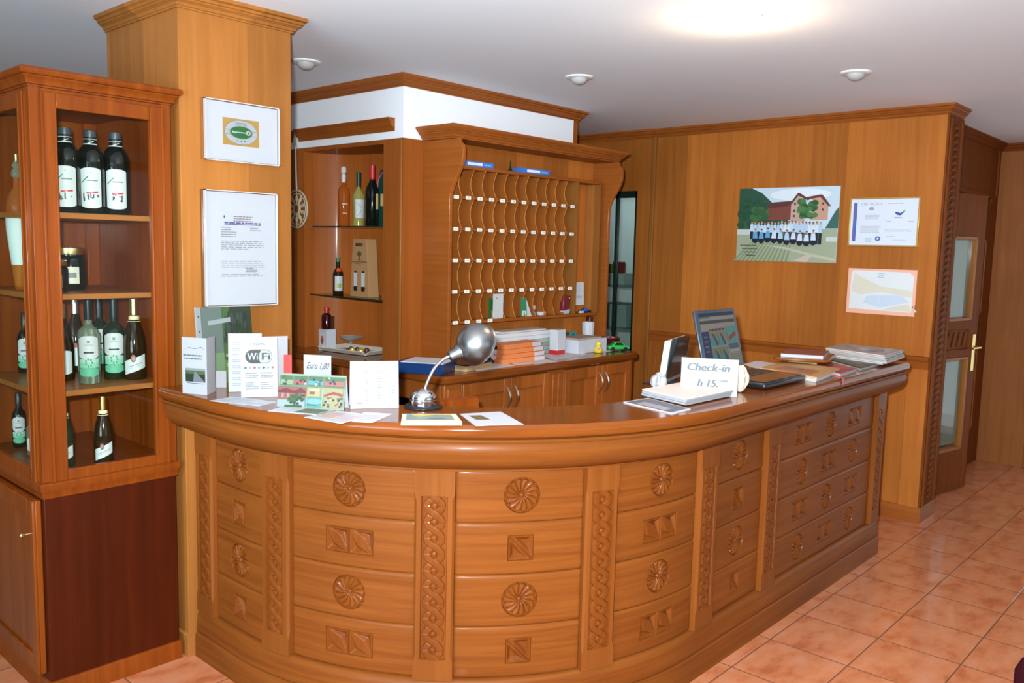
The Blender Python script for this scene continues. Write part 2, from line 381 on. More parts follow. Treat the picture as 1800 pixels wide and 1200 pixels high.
# office seen through the glass of the picture wall
gf = MB(); y0, y1, z0, z1 = 3.79, 4.62, .86, 2.11; DK = mat('dark_green_frame', rgb(20, 38, 32), .3)
for a, b, c, d in ((y0, y0+.03, z0, z1), (y1-.03, y1, z0, z1), (y0, y1, z0, z0+.03), (y0, y1, z1-.05, z1), (y0+.20, y0+.215, z0, z1)): gf.box((XW+.02, a, c), (XW+.06, b, d))
wf = struct(gf.build('window_4', DK)); MB().box((XW+.036, y0+.03, z0+.03), (XW+.042, y1-.03, z1-.05)).build('pane', pane('office_glass', (.74, .84, .80, 1), .4), wf)
struct(MB().box((7.4, 2.0, 0), (7.5, 7.1, H)).build('wall_office', WHITE))

# ---- column with signs
struct(MB().box((1.558, 3.118, 0), (2.04, 3.742, H)).build('wall_column', COLW, bevel=.003))
struct(MB().sweep([(1.558, 3.742), (1.558, 3.118), (2.04, 3.118), (2.04, 3.742)], [(a, z) for a, z in crown], side=1).build('trim_11', COLW, fix=True))
struct(MB().sweep([(1.558, 3.742), (1.558, 3.118), (1.60, 3.118)], [(0, 0), (.01, 0), (.01, .085), (0, .09)], side=1).build('trim_12', COLW, fix=True))
# ---- alcove block with white band and shelf niche
BX0, BX1, BY0, BY1 = 3.069, 4.585, 3.62, 5.9
ny0, ny1, nz1 = 3.785, 4.55, 2.205
blk = MB()
blk.box((BX0, BY0, 0), (BX1, ny0, 2.228)); blk.box((BX0, ny1, 0), (BX1, BY1, 2.228)); blk.box((BX0, ny0, nz1), (BX1, ny1, 2.228))
blk.box((3.45, ny0, 0), (BX1, ny1, nz1)); blk.box((BX0+.02, ny0, 0), (3.45, ny1, .95))
struct(blk.build('wall_alcove', BACKW))
# curved back of the niche
arc = [(3.14+.25*math.sin(PI*k/16)**.4, ny1-(ny1-ny0)*k/16) for k in range(17)]
nb = MB(); vs = []; fs = []
for x, y in arc: vs += [(x, y, .95), (x, y, nz1)]
for k in range(16): fs.append((2*k, 2*k+2, 2*k+3, 2*k+1))
nb.add(vs, fs); vs = [(x, y, nz1-.003) for x, y in arc]+[(3.45, ny0, nz1-.003), (3.45, ny1, nz1-.003)]
struct(nb.build('wall_niche', BACKW, fix=False))
struct(MB().box((BX0, BY0, 2.229), (BX1-.045, BY1, 2.51)).build('wall_soffit', WHITE))
struct(MB().box((BX1-.045, BY0, 2.2), (BX1, BY1, 2.51)).build('trim_13', TRIMW))
struct(MB().sweep([(BX0, BY1), (BX0, BY0), (BX1, BY0), (BX1, BY1)], crown+[], side=1).build('trim_14', TRIMW, fix=True))
struct(MB().sweep([(BX0, 4.60), (BX0, 3.69)], [(0, 2.268), (.006, 2.268), (.010, 2.285), (.028, 2.30), (.034, 2.32), (.044, 2.328), (.046, 2.338), (0, 2.338)], side=1).build('trim_15', TRIMW, fix=True))
struct(MB().sweep([(BX0, 5.5), (BX0, 4.66)], [(0, 2.268), (.006, 2.268), (.010, 2.285), (.028, 2.30), (.034, 2.32), (.044, 2.328), (.046, 2.338), (0, 2.338)], side=1).build('trim_16', TRIMW, fix=True))
struct(MB().box((BX0-.012, BY0, .9), (BX0, BY0+.02, 2.22)).box((BX0-.012, 4.64, .9), (BX0, 4.66, 2.22)).build('trim_17', COLW, bevel=.004))

# ================================================================= RECEPTION COUNTER
CX = CY = 2.79; RP = 1.185; L1 = .31; LA = RP*PI/2; UE = 4.81; LS = L1+LA+(UE-CX)
def cxy(s, r):
    """plan point at length s along the panel line, r outwards"""
    if s < L1: return (CX-RP-r, CY+L1-s)
    if s < L1+LA:
        a = PI+(s-L1)/RP; return (CX+(RP+r)*math.cos(a), CY+(RP+r)*math.sin(a))
    return (CX+s-L1-LA, CY-RP-r)
def cp(s, r, z): x, y = cxy(s, r); return (x, y, z)
def spath(a, b, step=.035):
    pts = [a]+[t for t in (L1, L1+LA) if a < t < b]+[b]; out = []
    for p, q in zip(pts, pts[1:]):
        n = max(1, int((q-p)/step)) if (p >= L1-1e-6 and q <= L1+LA+1e-6) else 1
        out += [p+(q-p)*i/n for i in range(n)]
    return out+[b]
def csweep(mb, a, b, prof, m=None):
    ss = spath(a, b); q = len(prof); vs = []; fs = []
    for s in ss: vs += [cp(s, r, z) for r, z in prof]
    for i in range(len(ss)-1):
        for j in range(q): j2 = (j+1) % q; fs.append((i*q+j, (i+1)*q+j, (i+1)*q+j2, i*q+j2))
    fs.append(tuple(range(q))); fs.append(tuple((len(ss)-1)*q+j for j in range(q-1, -1, -1)))
    mb.add(vs, fs, m)
RC = thing('reception_counter', 'curved honey-wood reception counter with carved front panels', 'counter', (2.1, 1.75, 0))
mb = MB(); csweep(mb, .0, LS-.10, [(-.14, 1.056), (.146, 1.056), (.155, 1.062), (.160, 1.077), (.157, 1.091), (.148, 1.10), (-.14, 1.10)])
mb.build('countertop', TOPW, RC, True, fix=True)
mb = MB(); csweep(mb, .0, LS-.10, [(-.02, 1.0565), (.134, 1.0565), (.136, 1.0525), (.145, 1.051), (.149, 1.046), (.146, 1.040), (.132, 1.0365), (-.02, 1.036)])
mb.build('edge_bead', CNTW, RC, True, fix=True)
mb = MB(); csweep(mb, .0, LS-.06, [(-.02, 1.036), (.126, 1.036), (.135, 1.02), (.134, 1.0), (.125, .978), (.108, .958), (.082, .942), (.05, .932), (.022, .927), (.020, .916), (-.02, .916)])
mb.build('cove_molding', CNTW, RC, True, fix=True)
mb = MB(); csweep(mb, 0, LS, [(-.02, .192), (.002, .192), (.010, .188), (.018, .172), (.022, .14), (.0235, .106), (.020, .100), (-.02, .100)])
mb.build('bottom_rail', CNTW, RC, True, fix=True)
mb = MB(); csweep(mb, 0, LS, [(-.02, .0995), (.022, .0995), (.028, .094), (.030, .08), (.030, 0), (-.02, 0)])
mb.build('plinth', CNTW, RC, True, fix=True)
mb = MB(); csweep(mb, 0, LS, [(-.021, 1.053), (-.021, .01), (-.040, .01), (-.040, 1.053)])
mb.box((UE-.025, CY-RP+.04, .01), (UE-.001, CY-RP+.14, 1.05)).build('inner_board', BACKW, RC, True, fix=False)
PIL = [(.004, .126), (.459, .593), (1.064, 1.197), (1.642, 1.770), (2.211, 2.346), (2.766, 2.899), (4.070, 4.188)]
Z0, Z1 = .192, .9165; RH = (Z1-Z0)/4
RM = .0625; SQ = .090; G = .0045
def hole_board(s0, s1, z0, z1, holes):
    """cushioned board with openings; holes: ('r', s, z) or ('q', s, z, n)"""
    def cuts(a, b, extra, step):
        c = sorted(set([a, a+.0015, a+.005, a+.012, b-.012, b-.005, b-.0015, b]+extra)); out = [c[0]]
        for p, q in zip(c, c[1:]):
            n = max(1, round((q-p)/step)); out += [p+(q-p)*i/n for i in range(1, n+1)]
        return out
    hs = [(h[1]-(.072 if h[0] == 'r' else SQ*h[3]/2), h[1]+(.072 if h[0] == 'r' else SQ*h[3]/2), h[2]-(.072 if h[0] == 'r' else SQ/2), h[2]+(.072 if h[0] == 'r' else SQ/2)) for h in holes]
    S_ = cuts(s0, s1, [v for h in hs for v in h[:2]], .014); Z_ = cuts(z0, z1, [v for h in hs for v in h[2:]], .03)
    def hh(s, z):
        d = min(z-z0, z1-z); t = min(1, d/.014); e = min(s-s0, s1-s); t2 = min(1, e/.004)
        return -.0065*(1-math.sqrt(max(0, 1-(1-t)**2)))-.003*(1-t2)
    vs = [cp(s, hh(s, z), z) for z in Z_ for s in S_]; n = len(S_); fs = []
    for j in range(len(Z_)-1):
        for i in range(n-1):
            cs, cz = (S_[i]+S_[i+1])/2, (Z_[j]+Z_[j+1])/2
            if any(a < cs < b and c < cz < d for a, b, c, d in hs): continue
            fs.append((j*n+i, j*n+i+1, (j+1)*n+i+1, (j+1)*n+i))
    m = MB(); m.add(vs, fs)
    for h in holes:
        if h[0] == 'r':
            K = 64; vs = []
            for k in range(K):
                a = 2*PI*k/K; c, s_ = math.cos(a), math.sin(a); f = .072/max(abs(c), abs(s_))
                for q in (RM, RM+.004, f): vs.append(cp(h[1]+c*q, 0 if q < f else hh(h[1]+c*q, h[2]+s_*q), h[2]+s_*q))
            fs = []
            for k in range(K):
                k2 = (k+1) % K
                for q in (0, 1): fs.append((3*k+q, 3*k+q+1, 3*k2+q+1, 3*k2+q))
            m.add(vs, fs)
    return m
def rosette(s0, z0):
    NP = 14; K = NP*10; R_ = [0, .004, .0065, .0085, .012, .017, .023, .029, .035, .041, .046, .050, .053, .0555, .058, .060, .0615, RM]
    vs = []
    for r in R_:
        for k in range(K):
            a = 2*PI*k/K; tw = a+.35*(r/RM)**1.5
            ph = (tw*NP/(2*PI)) % 1; t = abs(ph-.5)*2
            if r <= .0065: h = .001-(r/.0065)**2*.003
            elif r < .009: h = -.0075
            else:
                lim = .056-.006*t*t; w = 1-t**2
                h = -.0085+.0090*math.sqrt(max(0, w))*min(1, (r-.0085)/.01) if r < lim else -.0085
                if r > .060: h = -.0085+.0085*(r-.060)/(RM-.060)
            vs.append(cp(s0+r*math.cos(a), h, z0+r*math.sin(a)))
    fs = [(i*K+k, (i+1)*K+k, (i+1)*K+(k+1) % K, i*K+(k+1) % K) for i in range(len(R_)-1) for k in range(K)]
    return MB().add(vs, fs)
def chips(s0, z0, n):
    m = MB(); N_ = 46
    for q in range(n):
        c = s0+(q-(n-1)/2)*SQ; vs = []
        for j in range(N_+1):
            for i in range(N_+1):
                u, v = i/N_, j/N_; e = min(u, 1-u, v, 1-v)*SQ
                if e < .0035: h = -.0042*math.sin(PI*e/.0035)
                else:
                    iu, iv = (u*SQ-.0035-.004), (v*SQ-.0035-.004); W_ = SQ-.015
                    d = (u+v-1)*SQ/1.4142
                    if n > 1: # lens shaped ridge with curved pits on both sides
                        rad = .026*(1-abs(u-v)*1.0)
                        dd = abs(d)-max(.003, rad*.75)
                    else: dd = abs(d)-.0072
                    m1 = min(iu, iv, W_-iu, W_-iv)
                    h = -min(.013, max(0, min(dd, m1))*1.15)
                    if n == 1 and abs(d) < .0014: h = -.0035
                vs.append(cp(c+(u-.5)*SQ, h, z0+(v-.5)*SQ))
        fs = [(j*(N_+1)+i, j*(N_+1)+i+1, (j+1)*(N_+1)+i+1, (j+1)*(N_+1)+i) for j in range(N_) for i in range(N_)]
        m.add(vs, fs)
    return m
def guilloche(sc, za, zb, r0, rev=1):
    w = .086; NX, NZ = 38, 280; n = 10; per = (zb-za-.012)/(n-.0); A = .0245; hw = .0112
    vs = []
    for j in range(NZ+1):
        z = (zb-za)*j/NZ
        for i in range(NX+1):
            x = -w/2+w*i/NX; e = min(z, zb-za-z, w/2-abs(x))
            t = (z-.006)/per; k = math.floor(t); base_ = -.0065
            sl = A*PI/per*abs(math.cos(PI*t)); cc = 1/math.sqrt(1+sl*sl)
            d1 = abs(x-A*math.sin(PI*t)*1.0)*cc; d2 = abs(x+A*math.sin(PI*t))*cc
            over, under = (d1, d2) if k % 2 == 0 else (d2, d1)
            fr = t-k
            if fr < .5: over, under = under, over
            h = base_
            if under < hw: h = max(h, -.001-.0012*(under/hw)**2-(.002 if over < hw+.003 else 0))
            if over < hw: h = .0006-.0016*(over/hw)**2
            ck = (fr-.5)*per; rr = math.hypot(x, ck)
            if rr < .0085: h = max(h, -.001-.002*(rr/.0085)**2)
            if e < .0022: h = 0
            vs.append(cp(sc+x*rev, r0+h, za+z))
    fs = [(j*(NX+1)+i, j*(NX+1)+i+1, (j+1)*(NX+1)+i+1, (j+1)*(NX+1)+i) for j in range(NZ) for i in range(NX)]
    return MB().add(vs, fs)
def pilaster(a, b):
    r = .022; m = MB(); c = (a+b)/2; hw = (b-a)/2; w = .043; za, zb = .265, .832
    # face with stop chamfered edges and an opening for the carving
    Zs = [Z0, .262, .275, za, zb, .822, .838, Z1]; Zs = sorted(set([Z0, .255, za, .28, .815, zb, .845, Z1]))
    ch = {Z0: 0, .255: 0, za: .003, .28: .008, .815: .008, zb: .003, .845: 0, Z1: 0}
    vs = []
    for z in Zs:
        k = ch[z]
        vs += [cp(a, -.012, z), cp(a, r-k, z), cp(a+k, r, z), cp(c-w, r, z), cp(c+w, r, z), cp(b-k, r, z), cp(b, r-k, z), cp(b, -.012, z)]
    fs = []
    for j in range(len(Zs)-1):
        for i in range(7):
            if i == 3 and za-1e-6 <= Zs[j] and Zs[j+1] <= zb+1e-6: continue
            fs.append((j*8+i, j*8+i+1, (j+1)*8+i+1, (j+1)*8+i))
    m.add(vs, fs)
    o = m.build('pilaster', CNTV, RC, True)
    guilloche(c, za, zb, r).build('guilloche_carving', CARVW, o, True)
for a, b in PIL: pilaster(a, b)
def board(s0, s1, row, motifs):
    z1 = Z1-RH*row; z0 = z1-RH; zc = (z0+z1)/2+.003
    o = hole_board(s0+.0008, s1-.0008, z0+.0006, z1-.0006, [(k, s, zc)+((n,) if k == 'q' else ()) for k, s, n in motifs]).build('front_board', CNTW, RC, True)
    for k, s, n in motifs:
        if k == 'r': rosette(s, zc).build('rosette_carving', CARVW, o, True)
        else: chips(s, zc, n).build('chip_carving', CARVW, o, True)
for i, nsq in enumerate((1, 2, 1, 2, 1)):
    a, b = PIL[i][1], PIL[i+1][0]; c = (a+b)/2
    for row in range(4): board(a, b, row, [('r', c, 0)] if row % 2 == 0 else [('q', c, nsq)])
a, b = PIL[5][1], PIL[6][0]
for row in range(4):
    cs = [a+(b-a)*t for t in (.235, .50, .765)]
    board(a, b, row, [('q', cs[0], 2), ('r', cs[1], 0), ('q', cs[2], 2)] if row % 2 == 0 else [('r', cs[0], 0), ('q', cs[1], 2), ('r', cs[2], 0)])

# ================================================================= BACK CABINET (L-shaped) behind the counter
BC = thing('back_cabinet', 'low wooden back cabinet with bow handles under the key rack', 'cabinet', (3.3, 3.3, 0))
def round_slab(pts, z0, z1, r=.05):
    m = MB(); out = []
    for i, p in enumerate(pts):
        p = Vector(p[:2]+(0,)) if len(p) == 2 else Vector((p[0], p[1], 0)); rr = pts[i][2] if len(pts[i]) > 2 else 0
        if rr == 0: out.append((p.x, p.y)); continue
        a = Vector((pts[i-1][0], pts[i-1][1], 0)); b = Vector((pts[(i+1) % len(pts)][0], pts[(i+1) % len(pts)][1], 0))
        d1 = (a-p).normalized(); d2 = (b-p).normalized()
        for k in range(7):
            t = k/6; q = (p+d1*rr)*(1-t)**2+p*2*t*(1-t)+(p+d2*rr)*t*t; out.append((q.x, q.y))
    m.prism([(x, y, z0) for x, y in out], (0, 0, z1-z0)); return m
round_slab([(2.885, 5.3), (2.885, 3.08, .07), (4.64, 3.08, .07), (4.64, 3.615), (3.068, 3.615), (3.068, 3.79), (3.39, 3.79), (3.39, 4.545), (3.068, 4.545), (3.068, 5.3)], .955, 1.0).build('worktop', TOPW, BC, True, bevel=.012)
cb = MB().box((2.93, 3.135, .08), (4.60, 3.61, .955)).box((2.93, 3.135, .08), (3.06, 5.2, .955)).box((2.97, 3.17, 0), (4.58, 3.6, .08))
cb.build('carcass', BACKW, BC, True, bevel=.002)
fm = MB()
for a, b in ((2.93, 3.045), (3.745, 3.885), (4.555, 4.60)):
    fm.box((a, 3.118, .08), (b, 3.136, .955))
for a in (2.95, 3.785, 3.835): fm.box((a, 3.112, .12), (a+.018, 3.12, .93))
fm.box((2.93, 3.119, .08), (4.60, 3.135, .0995)); fm.box((2.93, 3.119, .9455), (4.60, 3.135, .955)); fm.build('face_frame', TRIMW, BC, True, bevel=.003)
def cdoor(x0, x1, hx):
    d = MB(); d.box((x0+.002, 3.115, .10), (x1-.002, 3.124, .945))
    for a, b, c, e in ((x0+.002, x0+.055, .10, .945), (x1-.055, x1-.002, .10, .945), (x0+.055, x1-.055, .875, .945), (x0+.055, x1-.055, .10, .17)):
        d.box((a, 3.100, c), (b, 3.116, e))
    o = d.build('door', BACKW, BC, True, bevel=.003)
    MB().tube([(hx, 3.100-.034*math.sin(PI*k/12), .775+.125*k/12) for k in range(13)], [.004+.003*math.sin(PI*k/12) for k in range(13)], 8).build('handle', NICKEL, o, True)
cdoor(3.045, 3.41, 3.375); cdoor(3.41, 3.745, 3.44); cdoor(3.885, 4.245, 4.215); cdoor(4.245, 4.555, 4.275)
sp = MB()
for a, b in ((3.135, 3.20), (3.95, 4.05), (4.9, 5.0)): sp.box((2.915, a, .1), (2.931, b, .95))
for c, e in ((.85, .95), (.1, .2)): sp.box((2.917, 3.2, c), (2.931, 4.9, e))
sp.build('side_panel', BACKW, BC, True, bevel=.003)

RACKD = wood('divider_face_shaded', rgb(140, 76, 28), rgb(156, 88, 36), 'z', .45, .03)  # divider faces: their shade is put into the darker wood tone
DIVW = wood('divider_edge_lit', rgb(196, 124, 60), rgb(212, 142, 78), 'z', .4, .05)  # divider front edges: flash light put into the lighter wood tone
RACKW = wood('rack_wood', rgb(168, 92, 36), rgb(184, 108, 46), 'z', .4, .05, sheet=.25)
# ================================================================= KEY RACK
KR = thing('key_rack', 'wooden hotel key rack with rows of numbered pigeonholes under a cornice', 'key rack', (3.95, 3.5, 1.0))
def kprof():
    pts = [(3.62, 1.0), (3.405, 1.0), (3.405, 1.90)]
    for k in range(1, 13):
        t = k/12; pts.append((3.405-.098*(.5-.5*math.cos(PI*t)), 1.90+.24*t))
    pts += [(3.307, 2.165), (3.315, 2.19), (3.335, 2.205), (3.34, 2.226), (3.62, 2.226)]; return pts
for x in (3.218, 4.672): MB().prism([(x, y, z) for y, z in kprof()], (.024, 0, 0)).build('side_panel', TRIMW, KR, True, bevel=.003)
MB().box((3.242, 3.545, 1.0), (4.672, 3.618, 2.226)).build('back_panel', RACKW, KR, True)
cprof = [(0, 2.226), (.012, 2.226), (.012, 2.233), (.018, 2.235), (.022, 2.247), (.034, 2.256), (.034, 2.261), (.041, 2.263), (.046, 2.273), (.056, 2.279), (.060, 2.286), (.060, 2.294), (0, 2.294)]
MB().sweep([(3.212, 3.615), (3.212, 3.375), (4.70, 3.375), (4.70, 3.615)], cprof, side=1).add([(3.212, 3.375, 2.226), (4.70, 3.375, 2.226), (4.70, 3.615, 2.226), (3.212, 3.615, 2.226), (3.212, 3.375, 2.292), (4.70, 3.375, 2.292), (4.70, 3.615, 2.292), (3.212, 3.615, 2.292)], [(0,3,2,1), (4,5,6,7)]).build('cornice', TRIMW, KR, True, fix=True)
PX0, PP = 3.2885, .0932
rowz = [2.095, 1.926, 1.752, 1.579, 1.406, 1.234]
UB = PX0+PP*11.5
for i, z in enumerate(rowz):
    m = MB()
    if i in (0, 5): m.box((3.242, 3.422, z-.018), (4.60, 3.545, z))
    else: m.box((3.242, 3.430, z-.012), (UB, 3.545, z))
    m.build('shelf', TRIMW, KR, True, bevel=.002)
for x in (UB, 4.598): MB().box((x, 3.424, 1.234), (x+.014, 3.545, 2.077)).build('upright', COLW, KR, True, bevel=.001)
for i in range(5):
    zt, zb = rowz[i]-(.018 if i == 0 else .012), rowz[i+1]
    for k in range(11):
        x = PX0+PP*(k+.5); n = 10
        pts = [(x, 3.545, zb), (x, 3.545, zt)]+[(x, 3.434+.027*math.sin(PI*(j/n)), zt-(zt-zb)*j/n) for j in range(n+1)]
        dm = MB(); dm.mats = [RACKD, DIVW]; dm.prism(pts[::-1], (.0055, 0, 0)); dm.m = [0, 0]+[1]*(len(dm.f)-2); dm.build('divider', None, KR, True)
TAG = mat('tag_white', rgb(238, 234, 222), .5)
for i in range(1, 6):
    for k in range(12 if i < 5 else 4):
        x = PX0+PP*k; z = rowz[i]-.006
        m = MB(); m.box((x-.017, 3.416 if i == 5 else 3.424, z-.0095), (x+.017, 3.4225 if i == 5 else 3.431, z+.0095), TAG)
        yy = (3.416 if i == 5 else 3.424)-.0006
        for q in range(3 if i < 4 else 2): m.box((x-.010+.007*q, yy, z-.0045), (x-.0065+.007*q, yy+.001, z+.0045), flatc(178, 168, 156))
        m.build('number_tag', None, KR, True, smooth=False)

# ================================================================= GLAZED DISPLAY CABINET (left)
DX0, DX1, DY0, DY1 = 1.045, 1.528, 3.128, 3.80
DC = thing('display_cabinet', 'tall reddish wooden display cabinet with glass panes full of bottles', 'cabinet', (1.29, 3.46, 0))
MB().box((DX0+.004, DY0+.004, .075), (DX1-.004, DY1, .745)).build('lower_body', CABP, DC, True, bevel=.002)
MB().sweep([(DX0, DY1), (DX0, DY0), (DX1, DY0), (DX1, DY1)], [(-.02, 0), (.004, 0), (.004, .062), (0, .072), (-.02, .076)], side=1).build('plinth', CABW, DC, True, fix=True)
m = MB().sweep([(DX0, DY1), (DX0, DY0), (DX1, DY0), (DX1, DY1)], [(-.03, .742), (.0, .742), (.004, .765), (.010, .775), (.010, .795), (.004, .80), (-.03, .80)], side=1)
m.box((DX0+.01, DY0+.01, .75), (DX1-.01, DY1, .80)).build('waist_ledge', CABW, DC, True, fix=True, bevel=.001)
# carcass posts of the glazed upper part
m = MB()
m.box((DX0, DY0, .80), (DX0+.036, DY0+.03, 2.145)); m.box((DX1-.036, DY0, .80), (DX1, DY0+.03, 2.145))
m.box((DX1-.02, DY0+.03, .80), (DX1-.0005, DY1-.001, 2.144)); m.box((DX0+.001, DY1-.025, .80), (DX1-.001, DY1, 2.1445))
m.box((DX0+.003, DY0+.003, 2.12), (DX1-.003, DY1-.003, 2.1435)); m.box((DX0+.02, DY0+.03, .80), (DX1-.02, DY1-.02, .822)); m.box((DX1-.07, DY1-.055, .82), (DX1-.02, DY1-.025, 2.12))
m.box((DX0+.0015, DY0+.03, .80), (DX0+.02, DY1-.001, .84)); m.box((DX0+.0015, DY0+.03, 2.09), (DX0+.02, DY1-.001, 2.144)); m.box((DX0+.002, DY1-.06, .801), (DX0+.02, DY1-.002, 2.12))
m.build('upper_carcass', CABW, DC, True, bevel=.002)
def glazed(name, x0, x1, z0, z1, w, y, flip=False):
    """frame with mitred look in plane y (flip: plane x)"""
    f = MB(); 
    def B(a, b, c, d, e, g, mb):
        if flip: mb.box((y+e, a, c), (y+g, b, d))
        else: mb.box((a, y+e, c), (b, y+g, d))
    B(x0, x0+w, z0, z1, -.006, .018, f); B(x1-w, x1, z0, z1, -.006, .018, f); B(x0+w, x1-w, z0, z0+w*.8, -.006, .018, f); B(x0+w, x1-w, z1-w*1.05, z1, -.006, .018, f)
    for a, b, c, d in ((x0+w-.008, x0+w, z0+w*.8, z1-w), (x1-w, x1-w+.008, z0+w*.8, z1-w)): B(a, b, c, d, -.009, -.004, f)
    for a in (x0-.003, x1-.007): B(a, a+.010, z0, z1, -.011, -.004, f)
    o = f.build(name, CABW, DC, True, bevel=.003)
    g = MB(); B(x0+w-.004, x1-w+.004, z0+w*.75, z1-w, .004, .008, g); g.build('pane', GLASS, o, True)
glazed('glazed_panel', DX0+.034, DX1-.034, .80, 2.13, .048, DY0-.002)
glazed('glazed_door', DY0+.034, DY1-.02, .80, 2.13, .048, DX0-.002, True)
m = MB().sweep([(DX0, DY1), (DX0, DY0), (DX1, DY0), (DX1, DY1)], [(-.03, 2.1437), (.003, 2.1437), (.003, 2.149), (.010, 2.151), (.010, 2.155), (.013, 2.166), (.021, 2.174), (.021, 2.178), (.029, 2.180), (.034, 2.187), (.034, 2.197), (.029, 2.203), (-.03, 2.204)], side=1)
m.box((DX0+.005, DY0+.005, 2.145), (DX1-.005, DY1, 2.20)).build('cornice', CABW, DC, True, fix=True)
SHELFW = wood('shelf_wood', rgb(150, 88, 40), rgb(168, 104, 50), 'x', .4, .1)
SHZ = [1.735, 1.452, 1.11]
for z in SHZ: MB().box((DX0+.022, DY0+.032, z-.020), (DX1-.021, DY1-.026, z)).build('shelf', SHELFW, DC, True, bevel=.002)
d = MB().box((DX0-.018, DY0+.03, .10), (DX0+.003, DY1-.02, .735))
for a, b, c, e in ((DY0+.03, DY0+.085, .10, .735), (DY1-.075, DY1-.02, .10, .735), (DY0+.085, DY1-.075, .675, .735), (DY0+.085, DY1-.075, .10, .165)): d.box((DX0-.028, a, c), (DX0-.016, b, e))
o = d.build('lower_door', CABW, DC, True, bevel=.004)
MB().lathe((DX0-.028, DY0+.058, .615), [(.004, 0), (.004, .018), (.009, .022), (.010, .028), (.006, .033), (0, .034)], 16, axis=(-1, 0, 0)).build('knob', BRASS, o, True)
INK = .55
# ---------------- bottles
DKG = mat('dark_bottle_glass', (.005, .006, .004, 1), .10, coat=.15)
BRG = mat('brown_bottle_glass', (.022, .011, .004, 1), .08, coat=.2)
GRG = mat('green_bottle_glass', (.012, .022, .010, 1), .08, coat=.2)
CLG = mat('clear_bottle_glass', (.62, .72, .55, 1), .04, trans=.85)
AMB = mat('amber_liqueur', (.75, .22, .03, 1), .05, trans=.7)
YEL = mat('yellow_liqueur', (.60, .55, .16, 1), .08, trans=.55)
LABW = mat('label_white', rgb(196, 200, 198), .5); LABG = mat('label_green', rgb(96, 176, 138), .5); LABD = mat('label_print', rgb(120, 126, 124), .5)
RED = mat('red_seal', rgb(190, 40, 46), .35); FOILW = mat('silver_foil', (.75, .75, .72, 1), .28, 1)
PROF = {'liqueur': [(0, .0), (.040, .0), (.044, .006), (.045, .19), (.044, .225), (.036, .250), (.020, .272), (.0165, .285), (.0165, .30)],
        'wine': [(0, 0), (.035, 0), (.038, .005), (.038, .185), (.034, .205), (.022, .225), (.0150, .24), (.0145, .30)],
        'sparkling': [(0, 0), (.040, 0), (.044, .006), (.044, .13), (.040, .17), (.028, .215), (.018, .25), (.0145, .28), (.0145, .30)],
        'slim': [(0, 0), (.029, 0), (.031, .004), (.032, .19), (.028, .205), (.014, .222), (.011, .235), (.011, .30)],
        'vinegar': [(0, 0), (.026, 0), (.029, .004), (.033, .18), (.026, .20), (.012, .225), (.010, .30)]}
def rad(p, z):
    for (r1, z1), (r2, z2) in zip(p, p[1:]):
        if z1 <= z <= z2 and z2 > z1: return r1+(r2-r1)*(z-z1)/(z2-z1)
    return p[-1][0]
FACE = math.atan2(-1, -.42)
def wrap(m, p, z0, z1, half, mt, e=.0006, slant=0, round_top=0, c=0):
    n = 14; vs = []; fs = []
    for j in range(9):
        for i in range(n+1):
            t = -1+2*i/n; a = FACE+(c+t*half); zz = z0+(z1-z0)*j/8
            if round_top: zz = min(zz, z1-round_top*(abs(t)**3)); zz = max(zz, z0+round_top*(abs(t)**3))
            zz += slant*t; r = rad(p, zz)+e; vs.append((r*math.cos(a), r*math.sin(a), zz))
    for j in range(8):
        for i in range(n): fs.append((j*(n+1)+i, j*(n+1)+i+1, (j+1)*(n+1)+i+1, (j+1)*(n+1)+i))
    m.add(vs, fs, mt)
